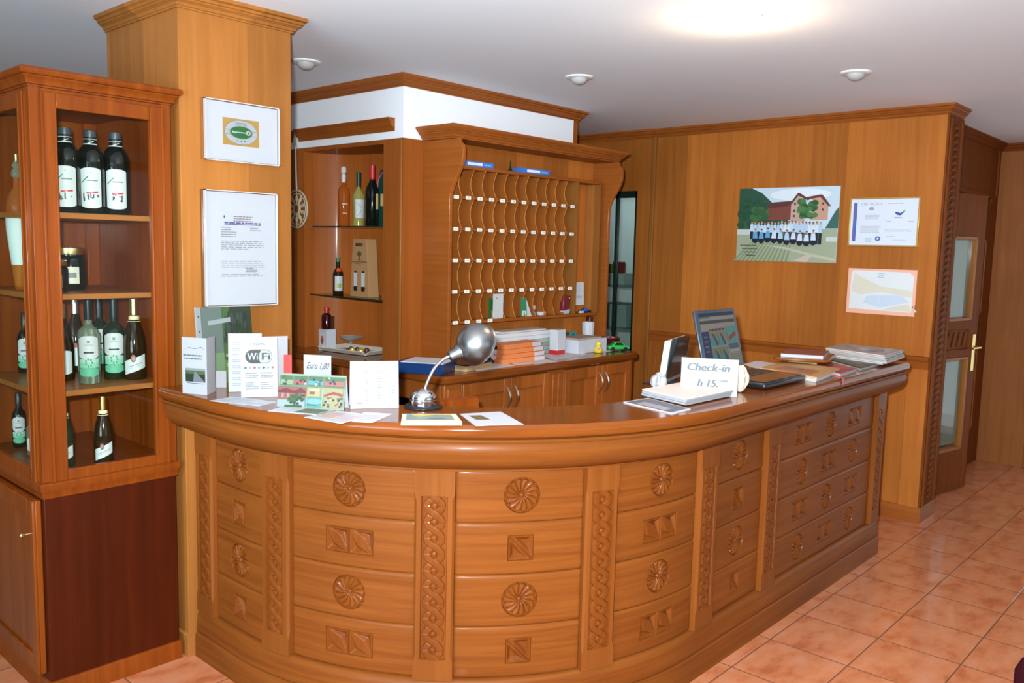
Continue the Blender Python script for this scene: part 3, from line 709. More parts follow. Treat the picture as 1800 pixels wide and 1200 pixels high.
def bottle(loc, kind, h, glass, style, label, group=None, k=1.0, name='bottle'):
    sc = h/.325; p = [(r*sc*k, z*sc) for r, z in PROF[kind]]
    t = thing(name, label, 'bottle', loc, 0, group)
    MB().lathe((0, 0, 0), p, 28).build('body', glass, t)
    T = .325*sc; nr = p[-1][0]
    def cap(z0, z1, r, mt, nm='cap', seg=20):
        MB().lathe((0, 0, z0), [(r, 0), (r*1.02, (z1-z0)*.1), (r*.98, z1-z0-.002), (r*.85, z1-z0), (0, z1-z0)], seg).build(nm, mt, t)
    if style == 'dark_liqueur':
        cap(.298*sc, .325*sc, nr*1.28, mat('grey_cap', rgb(60, 66, 72), .4)); cap(.262*sc, .299*sc, nr*1.33, mat('black_foil', rgb(18, 26, 26), .25, coat=.5), 'foil')
        m = MB(); wrap(m, [(nr*1.34, 0), (nr*1.34, 1)], .268*sc, .272*sc, 1.4, LABW); wrap(m, [(nr*1.34, 0), (nr*1.34, 1)], .288*sc, .290*sc, 1.4, LABW); wrap(m, [(nr*1.34, 0), (nr*1.34, 1)], .274*sc, .277*sc, .55, LABW, slant=.006); m.build('foil_print', None, t)
        m = MB(); wrap(m, p, .022*sc, .178*sc, .78, LABW, round_top=.008)
        wrap(m, p, .130*sc, .135*sc, .25, flatc(40, 150, 80), .0012, slant=.012, c=-.42); wrap(m, p, .126*sc, .131*sc, .38, LABD, .0012, c=.1)
        wrap(m, p, .080*sc, .086*sc, .42, RED, .0012, slant=.002, c=.08)
        rr = random.Random(int(h*9e5)); 
        for q in range(9): wrap(m, p, (.045+.03*rr.random())*sc, (.048+.031*rr.random())*sc+.003, .05, flatc(60, 66, 80), .0012, c=rr.uniform(-.55, .5))
        wrap(m, p, .160*sc, .1615*sc, .08, LABD, .0012); m.build('label', None, t)
    elif style == 'green_label':
        cap(.245*sc, .325*sc, nr*1.12, mat('dark_capsule', rgb(22, 34, 36), .3, coat=.3), 'capsule'); m = MB()
        wrap(m, p, .095*sc, .185*sc, .95, LABW, round_top=.012); wrap(m, p, .080*sc, .096*sc, .95, mat('label_pale_green', rgb(160, 208, 182), .5)); wrap(m, p, .062*sc, .081*sc, .95, mat('label_mid_green', rgb(132, 200, 166), .5)); wrap(m, p, .028*sc, .063*sc, .95, LABG, round_top=.008)
        wrap(m, p, .118*sc, .124*sc, .46, flatc(70, 80, 76), .0012); wrap(m, p, .158*sc, .168*sc, .12, LABD, .0012); wrap(m, p, .150*sc, .1515*sc, .4, LABD, .0012)
        for q in range(7):
            a = q*2*PI/7; wrap(m, p, (.078+.014*math.sin(a))*sc, (.086+.014*math.sin(a))*sc, .07, flatc(140, 160, 170), .0012, c=.28*math.cos(a))
        wrap(m, p, .05*sc, .066*sc, .02, flatc(120, 150, 150), .0012); m.build('label', None, t)
    elif style == 'sparkling':
        cap(.225*sc, .325*sc, nr*1.16, GOLDF, 'foil'); m = MB(); q = [(nr*1.3, 0), (nr*1.3, 1)]
        MB().lathe((0, 0, 0), [(rad(p, .232*sc)*1.08, .232*sc), (nr*1.45, .236*sc), (nr*1.4, .252*sc), (nr*1.2, .256*sc)], 20).build('neck_band', mat('cream_band', rgb(220, 206, 160), .5), t)
        wrap(m, p, .035*sc, .09*sc, .95, LABW, slant=.014); wrap(m, p, .072*sc, .102*sc, .21, flatc(176, 110, 100), .0013, round_top=.010, c=-.15); wrap(m, p, .079*sc, .095*sc, .12, flatc(214, 170, 158), .0016, round_top=.006, c=-.15)
        wrap(m, p, .060*sc, .063*sc, .6, LABD, .0012, slant=.009); wrap(m, p, .052*sc, .0535*sc, .5, flatc(190, 190, 186), .0012, slant=.007); m.build('label', None, t)
    elif style == 'white_label':
        cap(.235*sc, .325*sc, nr*1.14, FOILW, 'foil'); m = MB(); wrap(m, p, .03*sc, .13*sc, .9, LABW, round_top=.006); wrap(m, p, .112*sc, .132*sc, .18, flatc(196, 90, 84), .0013, round_top=.006); m.build('label', None, t)
    return t
def on(x, y, z): p = P(x, y, 2, z); return (p.x, p.y, z)
def hgt(p, y): return zat(p, y)-p[2]
GT = 'dark liqueur bottles on the cabinet top shelf'
for x, yt, lb in ((118, 224, 'dark liqueur bottle with white label, leftmost on the cabinet top shelf'), (162, 229, 'dark liqueur bottle with white label, middle one on the cabinet top shelf'), (206, 233, 'dark liqueur bottle with white label, rightmost on the cabinet top shelf')):
    q = P(x, 376, 1, 3.235); p = (q.x, q.y, 1.735); h = zat(p, yt)-1.735; bottle(p, 'liqueur', h, DKG, 'dark_liqueur', lb, GT, 1.12)
def put(x, y, z, yt, *a, **k): p = on(x, y, z); return bottle(p, a[0], hgt(p, yt), *a[1:], **k)
g3 = 'wine bottles on the third cabinet shelf'
put(158, 672, 1.11, 525, 'slim', CLG, 'green_label', 'clear wine bottle with white and green label, foremost on the third shelf', g3, k=1.25)
put(202, 665, 1.11, 521, 'slim', GRG, 'green_label', 'dark green wine bottle with green label beside the sparkling wine on the third shelf', g3, k=1.25)
put(238, 665, 1.11, 524, 'sparkling', BRG, 'sparkling', 'brown sparkling wine bottle with gold foil, right end of the third shelf', g3)
put(135, 652, 1.11, 526, 'sparkling', BRG, 'white_label', 'brown sparkling bottle with silver foil behind the clear wine bottle', g3)
put(177, 648, 1.11, 523, 'slim', GRG, 'green_label', 'dark wine bottle standing behind the two green-label bottles', g3, k=1.25)
put(112, 668, 1.11, 533, 'sparkling', BRG, 'white_label', 'sparkling bottle with white label half hidden by the left frame of the third shelf', g3)
g4 = 'bottles on the cabinet floor'
p = (1.283, 3.20, .822); bottle(p, 'sparkling', hgt(p, 695), BRG, 'sparkling', 'brown sparkling wine bottle with slanted white label alone on the cabinet floor', g4)
p = (1.158, 3.235, .822); bottle(p, 'sparkling', hgt(p, 700), GRG, 'sparkling', 'green sparkling bottle with gold foil behind the left frame on the cabinet floor', g4)
p = (1.145, 3.66, .822); bottle(p, 'wine', hgt(p, 690), DKG, 'green_label', 'dark wine bottle with green label on the cabinet floor seen through the glass door', g4)
p = (1.135, 3.50, .822); bottle(p, 'slim', hgt(p, 722), CLG, 'white_label', 'clear bottle with white label on the cabinet floor just inside the glass door', g4)
p = (1.19, 3.70, 1.11); bottle(p, 'wine', hgt(p, 548), DKG, 'green_label', 'dark wine bottle with green label on the third shelf seen through the glass door', g3)
# slender liqueur bottle with glass stopper seen through the left door
q = (1.12, 3.50, 1.4525)
t = thing('bottle', 'slender white-wrapped bottle with gold-tipped glass stopper behind the cabinet door glass', 'bottle', q)
MB().lathe((0,0,0), [(0, 0), (.018, 0), (.020, .004), (.040, .22), (.041, .30), (.032, .345), (.014, .375), (.012, .41)], 26).build('body', AMB, t)
MB().lathe((0,0,.012), [(.0198, 0), (.0412, .205), (.0420, .255)], 26).build('wrapper', mat('pale_wrap', rgb(206, 220, 212), .5), t)
MB().lathe((0,0,.41), [(.013, 0), (.019, .008), (.019, .02), (.012, .035), (.015, .045), (.008, .062), (0, .064)], 20).build('stopper', CLG, t); MB().lathe((0,0,.465), [(.006, 0), (.007, .03), (0, .033)], 12).build('stopper_tip', GOLDF, t)
def jar(loc, r, h, label):
    t = thing('jar', label, 'jar', loc, 0, 'preserve jars on the second cabinet shelf')
    MB().lathe((0,0,0), [(0, 0), (r*.92, 0), (r, .006), (r, h*.72), (r*.93, h*.78), (r*.86, h*.80), (r*.86, h*.84)], 28).build('body', DKG, t)
    MB().lathe((0,0,h*.835), [(r*.90, 0), (r*.92, .003), (r*.92, h*.15), (r*.86, h*.165), (0, h*.165)], 28).build('lid', GOLDF, t)
    m = MB(); pr = [(r, 0), (r, 1)]; wrap(m, pr, h*.16, h*.55, .6, mat('cream_label', rgb(214, 210, 186), .5)); wrap(m, pr, h*.3, h*.42, .4, LABD, .0012); m.build('label', None, t); return t
p = (1.262, 3.40, 1.4525); jar(p, .050, .160, 'tall dark preserve jar with gold lid on the second cabinet shelf')
p = (1.165, 3.29, 1.4525); jar(p, .044, .115, 'short dark preserve jar with cream label in front of the taller jar')

# ================================================================= PRINTS AND PAPERS
INK = 1.0
class QPic(Pic):
    """print laid on a four-cornered sheet (bl, br, tr, tl)"""
    def __init__(s, c, n):
        s.c = [Vector(p) for p in c]; s.n = Vector(n).normalized(); s.mb = MB(); s.lay = 0
        s.w = (s.c[1]-s.c[0]).length; s.h = (s.c[3]-s.c[0]).length
    def pt(s, u, v):
        a = s.c[0].lerp(s.c[1], u); b = s.c[3].lerp(s.c[2], u); return a.lerp(b, v)+s.n*(.0004+.00009*s.lay)
    def text(s, t, u, v, wid, col, hgt=None, shear=0, bold=0):
        vs, fs, tw, th = textmesh(t); ku = wid/tw; kv = hgt/th if hgt else ku*s.w/s.h
        for bx in ([0] if not bold else [-bold/s.w, 0, bold/s.w]):
            s.lay += 1; ps = [s.pt(u+x*ku+y*kv*shear*s.h/s.w+bx, v+y*kv) for x, y in vs]
            f2 = fs
            if fs:
                a = sum((ps[f[1]]-ps[f[0]]).cross(ps[f[2]]-ps[f[0]]).dot(s.n) for f in fs)
                if a < 0: f2 = [f[::-1] for f in fs]
            s.mb.add(ps, f2, flatc(*col) if isinstance(col, tuple) else col)
def base_of(ps): v = sum((Vector(p) for p in ps), Vector())/len(ps); return v
def flat_sheet(name, label, cat, px4, z, th, draw=None, m=None, group=None):
    """sheet or booklet lying at height z; px4 = its corners near-left, near-right, far-right, far-left"""
    global INK
    keep = INK; INK = max(INK, .85)
    try: return flat_sheet_(name, label, cat, px4, z, th, draw, m or mat('flat_paper', rgb(206, 206, 212), .35), group)  # lighter copy of the paper, offsetting the grazing flash in its colour
    finally: INK = keep
def flat_sheet_(name, label, cat, px4, z, th, draw, m, group):
    c = [P(x, y, 2, z+th) for x, y in px4]; b = base_of(c); b.z = z
    t = thing(name, label, cat, b, 0, group)
    if (c[1]-c[0]).cross(c[3]-c[0]).z < 0: c = [c[1], c[0], c[3], c[2]]
    MB().prism([(p.x, p.y, z+.0003) for p in c], (0, 0, th-.0003)).build('sheet' if th < .003 else 'block', m or PAPER, t, True, smooth=False)
    if draw: q = QPic(c, (0, 0, 1)); draw(q); q.build('print', t)
    return t
def card(name, label, cat, bl, br, ty, draw=None, m=None, z=1.1, lean=0, th=.0015, foot=0, group=None, top_in=0, part='sheet'):
    """upright card between two foot points, top edge at photo row ty above the left foot"""
    a = P(bl[0], bl[1], 2, z) if not isinstance(bl, Vector) else bl; b = P(br[0], br[1], 2, z) if not isinstance(br, Vector) else br
    a = a.copy(); b = b.copy(); a.z += .0006; b.z += .0006
    h = zat(a, ty)-z; d = (b-a).normalized(); back = Vector((-d.y, d.x, 0)); 
    if back.dot(fw) < 0: back = -back
    up = Vector((0, 0, h*math.cos(lean)))+back*(h*math.sin(lean)); n = d.cross(up).normalized()
    t = thing(name, label, cat, (a+b)/2, 0, group)
    MB().obox(a, b-a, up-(Vector((0,0,0))), -n*th).build(part, m or PAPER, t, True, smooth=False)
    if foot: MB().obox(a+up*.97+back*.002, b-a, back*foot-up*.969, back*.0012).build('easel_back', m or PAPER, t, True, smooth=False)
    if draw: q = QPic([a, b, b+up, a+up], n); draw(q); q.build('print', t)
    return t, a, b, up, n
G1 = (150, 152, 156)
INK = .5; PAPER = mat('notice_paper', rgb(196, 196, 202), .6)
# ---- signs on the column
YC = 3.118
def frame_acrylic(name, label, x0, x1, z0, z1, draw):
    t = thing(name, label, 'sign', ((x0+x1)/2, YC, z0))
    MB().box((x0, YC-.003, z0), (x1, YC, z1)).box((x0+.014, YC-.016, z0+.004), (x1-.002, YC-.013, z1-.004)).build('acrylic_cover', ACRYL, t, True)
    fr = MB(); e = .0035
    for a, b, c, d in ((x0+.012, x0+.012+e, z0, z1), (x1-e, x1, z0, z1), (x0+.012, x1, z0, z0+e), (x0+.012, x1, z1-e, z1)): fr.box((a, YC-.018, c), (b, YC-.002, d))
    fr.build('frame_edge', mat('acrylic_edge', rgb(190, 186, 184), .2, coat=.4), t, True)
    MB().box((x0+.02, YC-.008, z0+.006), (x1-.006, YC-.006, z1-.006)).build('sheet', PAPER, t, True, smooth=False)
    q = Pic((x0+.02, YC-.008, z0+.006), (1, 0, 0), (0, 0, 1), x1-x0-.026, z1-z0-.012); draw(q); q.build('print', t)
def d_hotel(q):
    q.rect(.22, .27, .73, .74, mat('gold_plaque', rgb(196, 152, 72), .35, .3)); q.ell(.475, .505, .235, .215, (150, 150, 150)); q.ell(.475, .505, .23, .21, (232, 236, 240))
    q.rect(.245, .535, .705, .545, (176, 176, 178)); q.rect(.245, .455, .705, .465, (176, 176, 178)); q.ell(.475, .505, .165, .115, (190, 196, 190)); q.ell(.475, .505, .155, .105, (46, 142, 62))
    q.rect(.36, .497, .56, .515, (238, 240, 240)); q.ell(.575, .507, .035, .042, (238, 240, 240)); q.ell(.578, .507, .014, .018, (46, 142, 62)); q.rect(.345, .485, .375, .522, (238, 240, 240)); q.rect(.385, .478, .40, .50, (238, 240, 240))
    q.text('HOTEL', .395, .625, .16, (120, 124, 128))
    for k in range(3): q.ell(.425+.05*k, .355, .010, .012, (70, 74, 80), 6)
    for a, b in ((.235, .29), (.715, .29), (.235, .72), (.715, .72)): q.ell(a, b, .006, .008, (235, 220, 170), 8)
frame_acrylic('hotel_plaque', 'white framed sign with small green key emblem, upper one on the wooden column', 1.640, 1.974, 1.958, 2.190, d_hotel)
def d_notice(q):
    q.lines(.38, .66, .74, .80, 3, (178, 160, 158), .4, 3); q.rect(.25, .715, .78, .722, (128, 122, 190)); q.lines(.25, .78, .725, .74, 1, (128, 122, 190), .9, 4)
    q.ell(.25, .785, .012, .012, (120, 124, 140)); q.lines(.2, .42, .60, .70, 5, G1, .3, 5); q.lines(.62, .8, .66, .70, 2, G1, .3, 6); q.lines(.2, .82, .49, .58, 5, (176, 178, 184), .3, 7)
    q.lines(.2, .84, .33, .40, 4, (170, 172, 178), .3, 9); q.lines(.55, .72, .29, .335, 3, G1, .4, 10); q.lines(.2, .8, .25, .28, 2, G1, .35, 11)
frame_acrylic('notice', 'tall white framed printed notice, lower one on the wooden column', 1.634, 1.962, 1.392, 1.846, d_notice)
INK = 1.0; PAPER = mat('white_paper', rgb(196, 197, 202), .6)
# ---- pictures on the picture wall
def wall_pic(name, label, cat, y0, y1, z0, z1, draw, frame=None, th=.004, base_m=None, skew=0):
    """y0 is the left edge seen from the room"""
    t = thing(name, label, cat, (XW, (y0+y1)/2, z0)); MB().box((XW-th, y1, z0), (XW, y0, z1)).build('sheet', base_m or PAPER, t, True, smooth=False)
    if frame:
        f = MB(); w, m = frame
        for a, b, c, d in ((y1-w, y1, z0-w, z1+w), (y0, y0+w, z0-w, z1+w), (y1, y0, z0-w, z0), (y1, y0, z1, z1+w)): f.box((XW-th-.012, a, c), (XW, b, d))
        f.build('frame', m, t, True, bevel=.002)
    q = Pic((XW-th, y0, z0), (0, -1, 0), (0, 0, 1), y0-y1, z1-z0); draw(q); q.build('print', t); return t
def d_group(q):
    rr = random.Random(4); q.rect(0, 0, 1, 1, (196, 214, 226)); q.ell(.62, .9, .3, .08, (222, 230, 238))
    q.poly([(0, .4), (0, 1), (.13, 1), (.24, .93), (.36, .78), (.5, .62), (.55, .4)], (44, 82, 62)); q.poly([(.88, .45), (.97, .68), (1, .73), (1, .45)], (58, 98, 92))
    for _ in range(26): q.ell(rr.uniform(.01, .28), rr.uniform(.48, .92)*.9, rr.uniform(.02, .05), rr.uniform(.03, .06), rr.choice([(38, 76, 54), (54, 94, 62), (34, 66, 52)]), 9)
    q.poly([(.3, .56), (.3, .73), (.34, .78), (.54, .80), (.56, .56)], (122, 66, 56)); q.poly([(.29, .74), (.34, .80), (.58, .82), (.56, .76), (.34, .72)], (92, 52, 48))
    q.poly([(.54, .54), (.54, .80), (.60, .89), (.68, .82), (.68, .54)], (190, 158, 146)); q.poly([(.52, .77), (.60, .92), (.62, .92), (.72, .83), (.70, .82), (.605, .885), (.55, .78)], (96, 54, 50))
    q.poly([(.74, .56), (.74, .84), (.82, .88), (.90, .76), (.90, .56)], (196, 150, 130)); q.poly([(.68, .86), (.82, .895), (.84, .89), (.925, .74), (.90, .74), (.82, .86), (.70, .83)], (98, 58, 52))
    for a, b in ((.57, .76), (.565, .67), (.565, .6), (.84, .76), (.84, .68)): q.rect(a, b, a+.018, b+.03, (70, 60, 64))
    for _ in range(34): q.ell(rr.uniform(.62, .80), rr.uniform(.60, .82), .03, .035, rr.choice([(58, 104, 58), (76, 122, 66), (46, 86, 52)]), 9)
    for _ in range(20): q.ell(rr.uniform(.16, .30), rr.uniform(.55, .72), .035, .045, rr.choice([(62, 104, 60), (50, 90, 56)]), 9)
    q.rect(0, 0, 1, .44, (158, 166, 138)); q.rect(0, .36, .16, .43, (196, 202, 200)); q.rect(.9, .28, 1, .34, (196, 204, 206))
    for k in range(13): q.poly([(.02+.045*k-.05*1, .0), (.045+.045*k-.05, .0), (.16+.034*k, .25), (.15+.034*k, .25)], (128, 142, 108))
    q.poly([(.28, .22), (.5, .17), (.8, .07), (1, .02), (1, .06), (.8, .11), (.5, .2)], (186, 182, 160)); q.poly([(.6, .02), (.72, .0), (.78, .09), (.72, .1)], (198, 178, 164))
    for k in range(21):
        x = .155+k*.0345; y = .40+rr.uniform(-.008, .012)-.002*k*.3; q.rect(x-.014, .30-.003*k, x+.016, y+.02, (32, 36, 48)); q.poly([(x-.018, y), (x+.018, y), (x+.015, y+.10), (x-.014, y+.10)], rr.choice([(196, 216, 236), (176, 204, 232), (212, 224, 236)])); q.ell(x, y+.125, .010, .022, (206, 160, 140), 8); q.ell(x, y+.137, .010, .012, rr.choice([(60, 44, 40), (110, 84, 60), (170, 150, 130)]), 8)
    for k in range(10):
        x = .20+k*.065; y = .34-.004*k+rr.uniform(-.01, .01); q.ell(x, y-.04, .032, .05, (30, 34, 46), 10); q.poly([(x-.026, y-.02), (x+.026, y-.02), (x+.018, y+.07), (x-.018, y+.07)], rr.choice([(206, 220, 238), (180, 206, 232), (96, 160, 206)])); q.ell(x, y+.095, .011, .023, (210, 164, 144), 8); q.ell(x, y+.107, .010, .011, (70, 52, 46), 8)
    for k in range(4): q.lines(.05+.02*k, .24-.01*k, .20-.045*k, .225-.045*k, 1, (70, 74, 66), .5, k)
wall_pic('group_photo', 'unframed colour photo of a staff group in blue shirts before a house', 'picture', 2.925, 2.215, 1.600, 2.100, d_group)
def d_cert(q):
    q.rect(.035, .08, .09, .92, (72, 104, 178)); q.rect(.05, .08, .056, .92, (170, 60, 120)); q.text('CERTIFICATE', .15, .865, .32, (150, 152, 160)); q.ell(.31, .79, .04, .035, (160, 160, 166)); q.lines(.22, .44, .56, .66, 4, G1, .3, 2)
    q.lines(.16, .46, .26, .42, 8, (180, 182, 190), .5, 3); q.lines(.24, .34, .06, .16, 3, G1, .3, 4); q.ell(.43, .14, .04, .05, (60, 84, 150), 20); q.ell(.43, .14, .02, .025, (200, 206, 222), 16)
    q.lines(.55, .9, .88, .92, 1, (180, 182, 190), .5, 5); q.poly([(.66, .72), (.70, .71), (.74, .69), (.78, .73), (.80, .76), (.79, .70), (.75, .64), (.70, .65), (.67, .68)], (52, 70, 150)); q.poly([(.75, .68), (.80, .74), (.82, .78), (.80, .70)], (92, 170, 80)); q.lines(.66, .82, .58, .61, 1, (176, 140, 170), .8, 6)
    q.lines(.55, .62, .5, .53, 1, G1, .4, 7); q.lines(.86, .94, .5, .53, 1, G1, .4, 8); q.lines(.53, .94, .29, .34, 3, (176, 178, 186), .4, 9); q.lines(.55, .7, .18, .2, 1, G1, .4, 9); q.lines(.66, .85, .1, .12, 1, G1, .4, 8)
wall_pic('certificate', 'gold-framed white certificate with a blue stripe on the wood wall', 'certificate', 2.135, 1.725, 1.722, 2.010, d_cert, (.010, mat('gold_frame', rgb(210, 166, 84), .3, .6)), base_m=mat('bluish_paper', rgb(214, 220, 234), .5))
def d_map(q):
    q.rect(0, 0, 1, 1, (236, 176, 152)); q.poly([(.04, .1), (.05, .92), (.10, .96), (.90, .94), (.96, .86), (.95, .08)], (218, 220, 222)); q.poly([(.06, .5), (.1, .9), (.25, .78), (.5, .62), (.94, .55), (.94, .4), (.5, .5), (.2, .42)], (214, 208, 190)); q.poly([(.25, .25), (.3, .4), (.5, .42), (.8, .44), (.92, .3), (.5, .16)], (196, 208, 224)); q.poly([(.55, .1), (.7, .2), (.92, .26), (.94, .1)], (212, 206, 186))
    q.lines(.44, .54, .80, .92, 3, (150, 160, 190), .3, 2); q.rect(.48, .2, .483, .45, (228, 230, 236))
wall_pic('map_poster', 'pale faded map sheet with orange border below the certificate', 'poster', 2.128, 1.706, 1.285, 1.572, d_map)
t = thing('key_hook', 'small shiny metal hook with a pearl on the wood wall beside the map sheet', 'hook', (XW, 1.715, 1.34))
MB().lathe((XW, 1.712, 1.345), [(.009, 0), (.011, .004), (.006, .012), (0, .014)], 14, axis=(-1, 0, 0)).build('rosette', CHROME, t, True); MB().lathe((XW-.012, 1.700, 1.318), [(0, -.008), (.006, -.005), (.008, 0), (.006, .005), (0, .008)], 12).build('bead', mat('pearl', rgb(236, 220, 200), .2, coat=.5), t, True); MB().tube([(XW-.012, 1.712, 1.345), (XW-.014, 1.70, 1.325)], .0015).build('wire', CHROME, t, True)

INK = .30; PAPER = mat('counter_paper', rgb(158, 158, 162), .6)  # white paper and prints toned down, offsetting the near flash in their colours
# ---- standing cards on the curved counter end
def d_tri(q):
    q.lines(.1, .82, .60, .66, 1, G1, .4, 2); q.poly([(.05, .78), (.3, .82), (.5, .80), (.8, .83), (.95, .79), (.8, .845), (.5, .81), (.3, .83)], (176, 186, 196)); q.lines(.06, .9, .67, .70, 1, (150, 154, 162), .8, 9)
    q.rect(.14, .22, .94, .46, (66, 84, 60)); q.poly([(.14, .36), (.94, .36), (.94, .46), (.14, .46)], (128, 146, 84)); q.rect(.14, .42, .94, .46, (196, 210, 220)); q.poly([(.45, .22), (.5, .40), (.56, .40), (.94, .22)], (176, 178, 186)); q.rect(.2, .19, .9, .2, G1)
t, a, b, up, n = card('trifold_leaflet', 'white folded leaflet with a road photo at the left end of the counter', 'leaflet', (321, 691), (364, 695), 592, d_tri)
c2 = P(379, 688, 2, 1.1); c2.z += .0006; MB().obox(b, c2-b, up, Vector((-.3, .3, 0)).normalized()*.001).build('rear_panel', PAPER, t, True, smooth=False)
def d_green(q):
    rr = random.Random(3); q.rect(.09, 0, 1, 1, (74, 92, 70)); q.rect(.09, .0, 1, .3, (146, 190, 90)); q.poly([(.45, .3), (.45, 1), (.62, 1), (.56, .8), (.63, .6), (.5, .3)], (106, 150, 84))
    for _ in range(60): q.ell(rr.uniform(.5, .93), rr.uniform(.35, .87), rr.uniform(.02, .05), rr.uniform(.05, .12), rr.choice([(62, 78, 60), (84, 96, 80), (70, 90, 64), (92, 104, 92)]), 8)
    q.rect(.09, 0, .45, 1, (150, 168, 156)); q.rect(.09, 0, .45, .4, (168, 206, 150)); q.rect(0, 0, .085, 1, (222, 226, 228))
    for k in range(5): q.ell(.045, .12+.19*k, .016, .012, (90, 96, 100), 10)
    q.poly([(.2, .76), (.6, .80), (.6, .86), (.2, .82)], (222, 230, 226)); q.lines(.48, .72, .34, .38, 1, (232, 240, 226), .9, 2); q.lines(.48, .66, .20, .26, 2, (232, 240, 226), .6, 3)
A, B = P(352, 684, 1, 3.03), P(449, 684, 1, 3.03); A.z = B.z = 1.1
card('brochure_sleeve', 'clear punched sleeve with a green forest brochure leaning on the column', 'brochure', A, B, 541, d_green, lean=.12, th=.003)
card('card_stand', 'small white card standing between the leaflet and the printed sheets', 'card', (379, 681), (398, 681), 652, lambda q: q.rect(.0, .0, .06, 1, (190, 194, 200)), th=.006)
def d_lines(q):
    for k in range(8): q.lines(.12, .7, .10+.1*k, .16+.1*k, 2, (200, 206, 216), .4, k+2)
card('printed_sheet', 'white printed sheet standing behind the wifi sign on its left', 'sheet of paper', (402, 689), (461, 688), 586, d_lines)
card('printed_sheet', 'plain white sheet standing behind the wifi sign on its right', 'sheet of paper', (462, 688), (506, 685), 592)
card('red_folder', 'narrow red folder edge standing behind the white sheets near the column', 'folder', (499, 688), (513, 688), 624, m=mat('red_card', rgb(214, 48, 40), .5), th=.01)
def d_wifi(q):
    K = (30, 38, 40); q.text('INWYA', .35, .865, .32, (84, 90, 96)); q.ell(.28, .885, .018, .016, (160, 166, 172), 12)
    def pill(a, b, c, d, col, cut=None):
        r = (d-b)/2; ru = r*q.h/q.w; pts = [(c-ru+ru*math.cos(t), b+r+r*math.sin(t)) for t in [(-.5+k/10)*PI for k in range(11)]]+[(a+ru+ru*math.cos(t), b+r+r*math.sin(t)) for t in [(.5+k/10)*PI for k in range(11)]]; q.poly(pts, col)
    pill(.12, .565, .86, .795, K); pill(.13, .574, .85, .786, (236, 238, 240))
    r = .105; ru = r*q.h/q.w; q.poly([(.535, .574), (.50, .62), (.50, .72), (.55, .786)]+[(.13+ru+ru*math.cos(t), .68+r*math.sin(t)) for t in [(.5+k/10)*PI for k in range(11)]], K)
    q.text('Wi', .18, .625, .28, (238, 240, 240), .115, 0, .0009); q.text('Fi', .58, .625, .21, K, .115, 0, .0009)
    cols = [(80, 120, 170), (150, 200, 220), (214, 70, 84), (90, 190, 210), (60, 60, 60), (140, 200, 230), (210, 90, 100)]
    for k, c in enumerate(cols): u = .09+.125*k; q.rect(u, .475, u+.035, .515, c); q.ell(u+.055, .495, .02, .016, tuple(min(255, v+40) for v in c), 10)
    for x, t in ((.12, 'Accesso WiFi'), (.54, 'Access WiFi')):
        q.lines(x, x+.32, .39, .42, 1, (140, 142, 148), .5, 8); q.lines(x, x+.36, .32, .38, 2, (150, 152, 158), .35, 3)
        q.lines(x, x+.36, .13, .26, 4, (150, 152, 158), .3, 5)
card('wifi_sign', 'white wifi sign with black and white logo standing on the counter', 'sign', (424, 699), (488, 697), 593, d_wifi, foot=.03)
def d_flyer(q): q.rect(.05, .05, .95, .95, (206, 210, 218)); q.rect(.1, .5, .6, .9, (180, 190, 200)); q.lines(.1, .9, .1, .45, 5, G1, .3, 2)
flat_sheet('flyer', 'pale glossy flyer lying flat below the wifi sign', 'flyer', [(368, 704), (455, 713), (486, 706), (410, 697)], 1.1, .0012, d_flyer)
def d_resort(q):
    rr = random.Random(8); q.rect(0, 0, 1, 1, (206, 222, 190))
    q.rect(.0, .62, 1, .95, (150, 180, 140)); cells = [(.02, .66, .2, .94, (190, 214, 160)), (.22, .68, .42, .94, (222, 120, 112)), (.44, .68, .66, .94, (128, 206, 214)), (.68, .66, .98, .94, (226, 138, 130))]
    for a, b, c, d, col in cells:
        q.rect(a, b, c, d, (110, 150, 104)); q.rect(a, b+.02, c, d-.12, col)
        for _ in range(5): q.ell(rr.uniform(a+.02, c-.02), rr.uniform(b+.03, d-.03), .02, .04, rr.choice([(84, 126, 84), (70, 70, 84), (226, 230, 226)]), 7)
    q.rect(.0, .04, .44, .62, (196, 120, 108)); q.poly([(0, .5), (.12, .58), (.24, .5), (.34, .6), (.42, .5), (.42, .44), (0, .44)], (150, 60, 60)); q.rect(.0, .04, .44, .24, (206, 224, 232))
    for x in (.06, .14, .28, .36): q.rect(x, .3, x+.03, .42, (236, 190, 186))
    for _ in range(40): q.ell(.27+rr.gauss(0, .055), .27+rr.gauss(0, .07), .025, .04, rr.choice([(70, 112, 60), (96, 140, 70), (52, 88, 56)]), 7)
    q.rect(.26, .06, .275, .2, (70, 84, 60)); q.rect(.12, .03, .38, .09, (70, 104, 66)); q.rect(.46, .36, .64, .62, (240, 216, 150)); q.rect(.48, .42, .56, .5, (178, 120, 60)); q.rect(.48, .52, .62, .58, (236, 238, 236))
    q.rect(.42, .04, .68, .34, (112, 190, 190)); q.ell(.56, .22, .12, .08, (160, 222, 226), 18); q.rect(.44, .1, .6, .13, (60, 120, 90)); q.rect(.70, .05, .98, .62, (214, 206, 150)); q.poly([(.70, .42), (.84, .52), (.98, .46), (.98, .38), (.84, .44), (.70, .36)], (206, 84, 84))
    for _ in range(22): q.ell(rr.uniform(.71, .97), rr.uniform(.07, .4), .02, .035, rr.choice([(222, 120, 112), (110, 140, 90), (60, 70, 80), (236, 230, 200)]), 7)
    for x in (.445, .675): q.rect(x, .04, x+.012, .62, (222, 232, 170))
card('picture_card', 'colourful picture card of hotel and pool views leaning upright on the counter', 'card', (487, 716), (604, 722), 656, d_resort, lean=.25, th=.002, foot=.05)
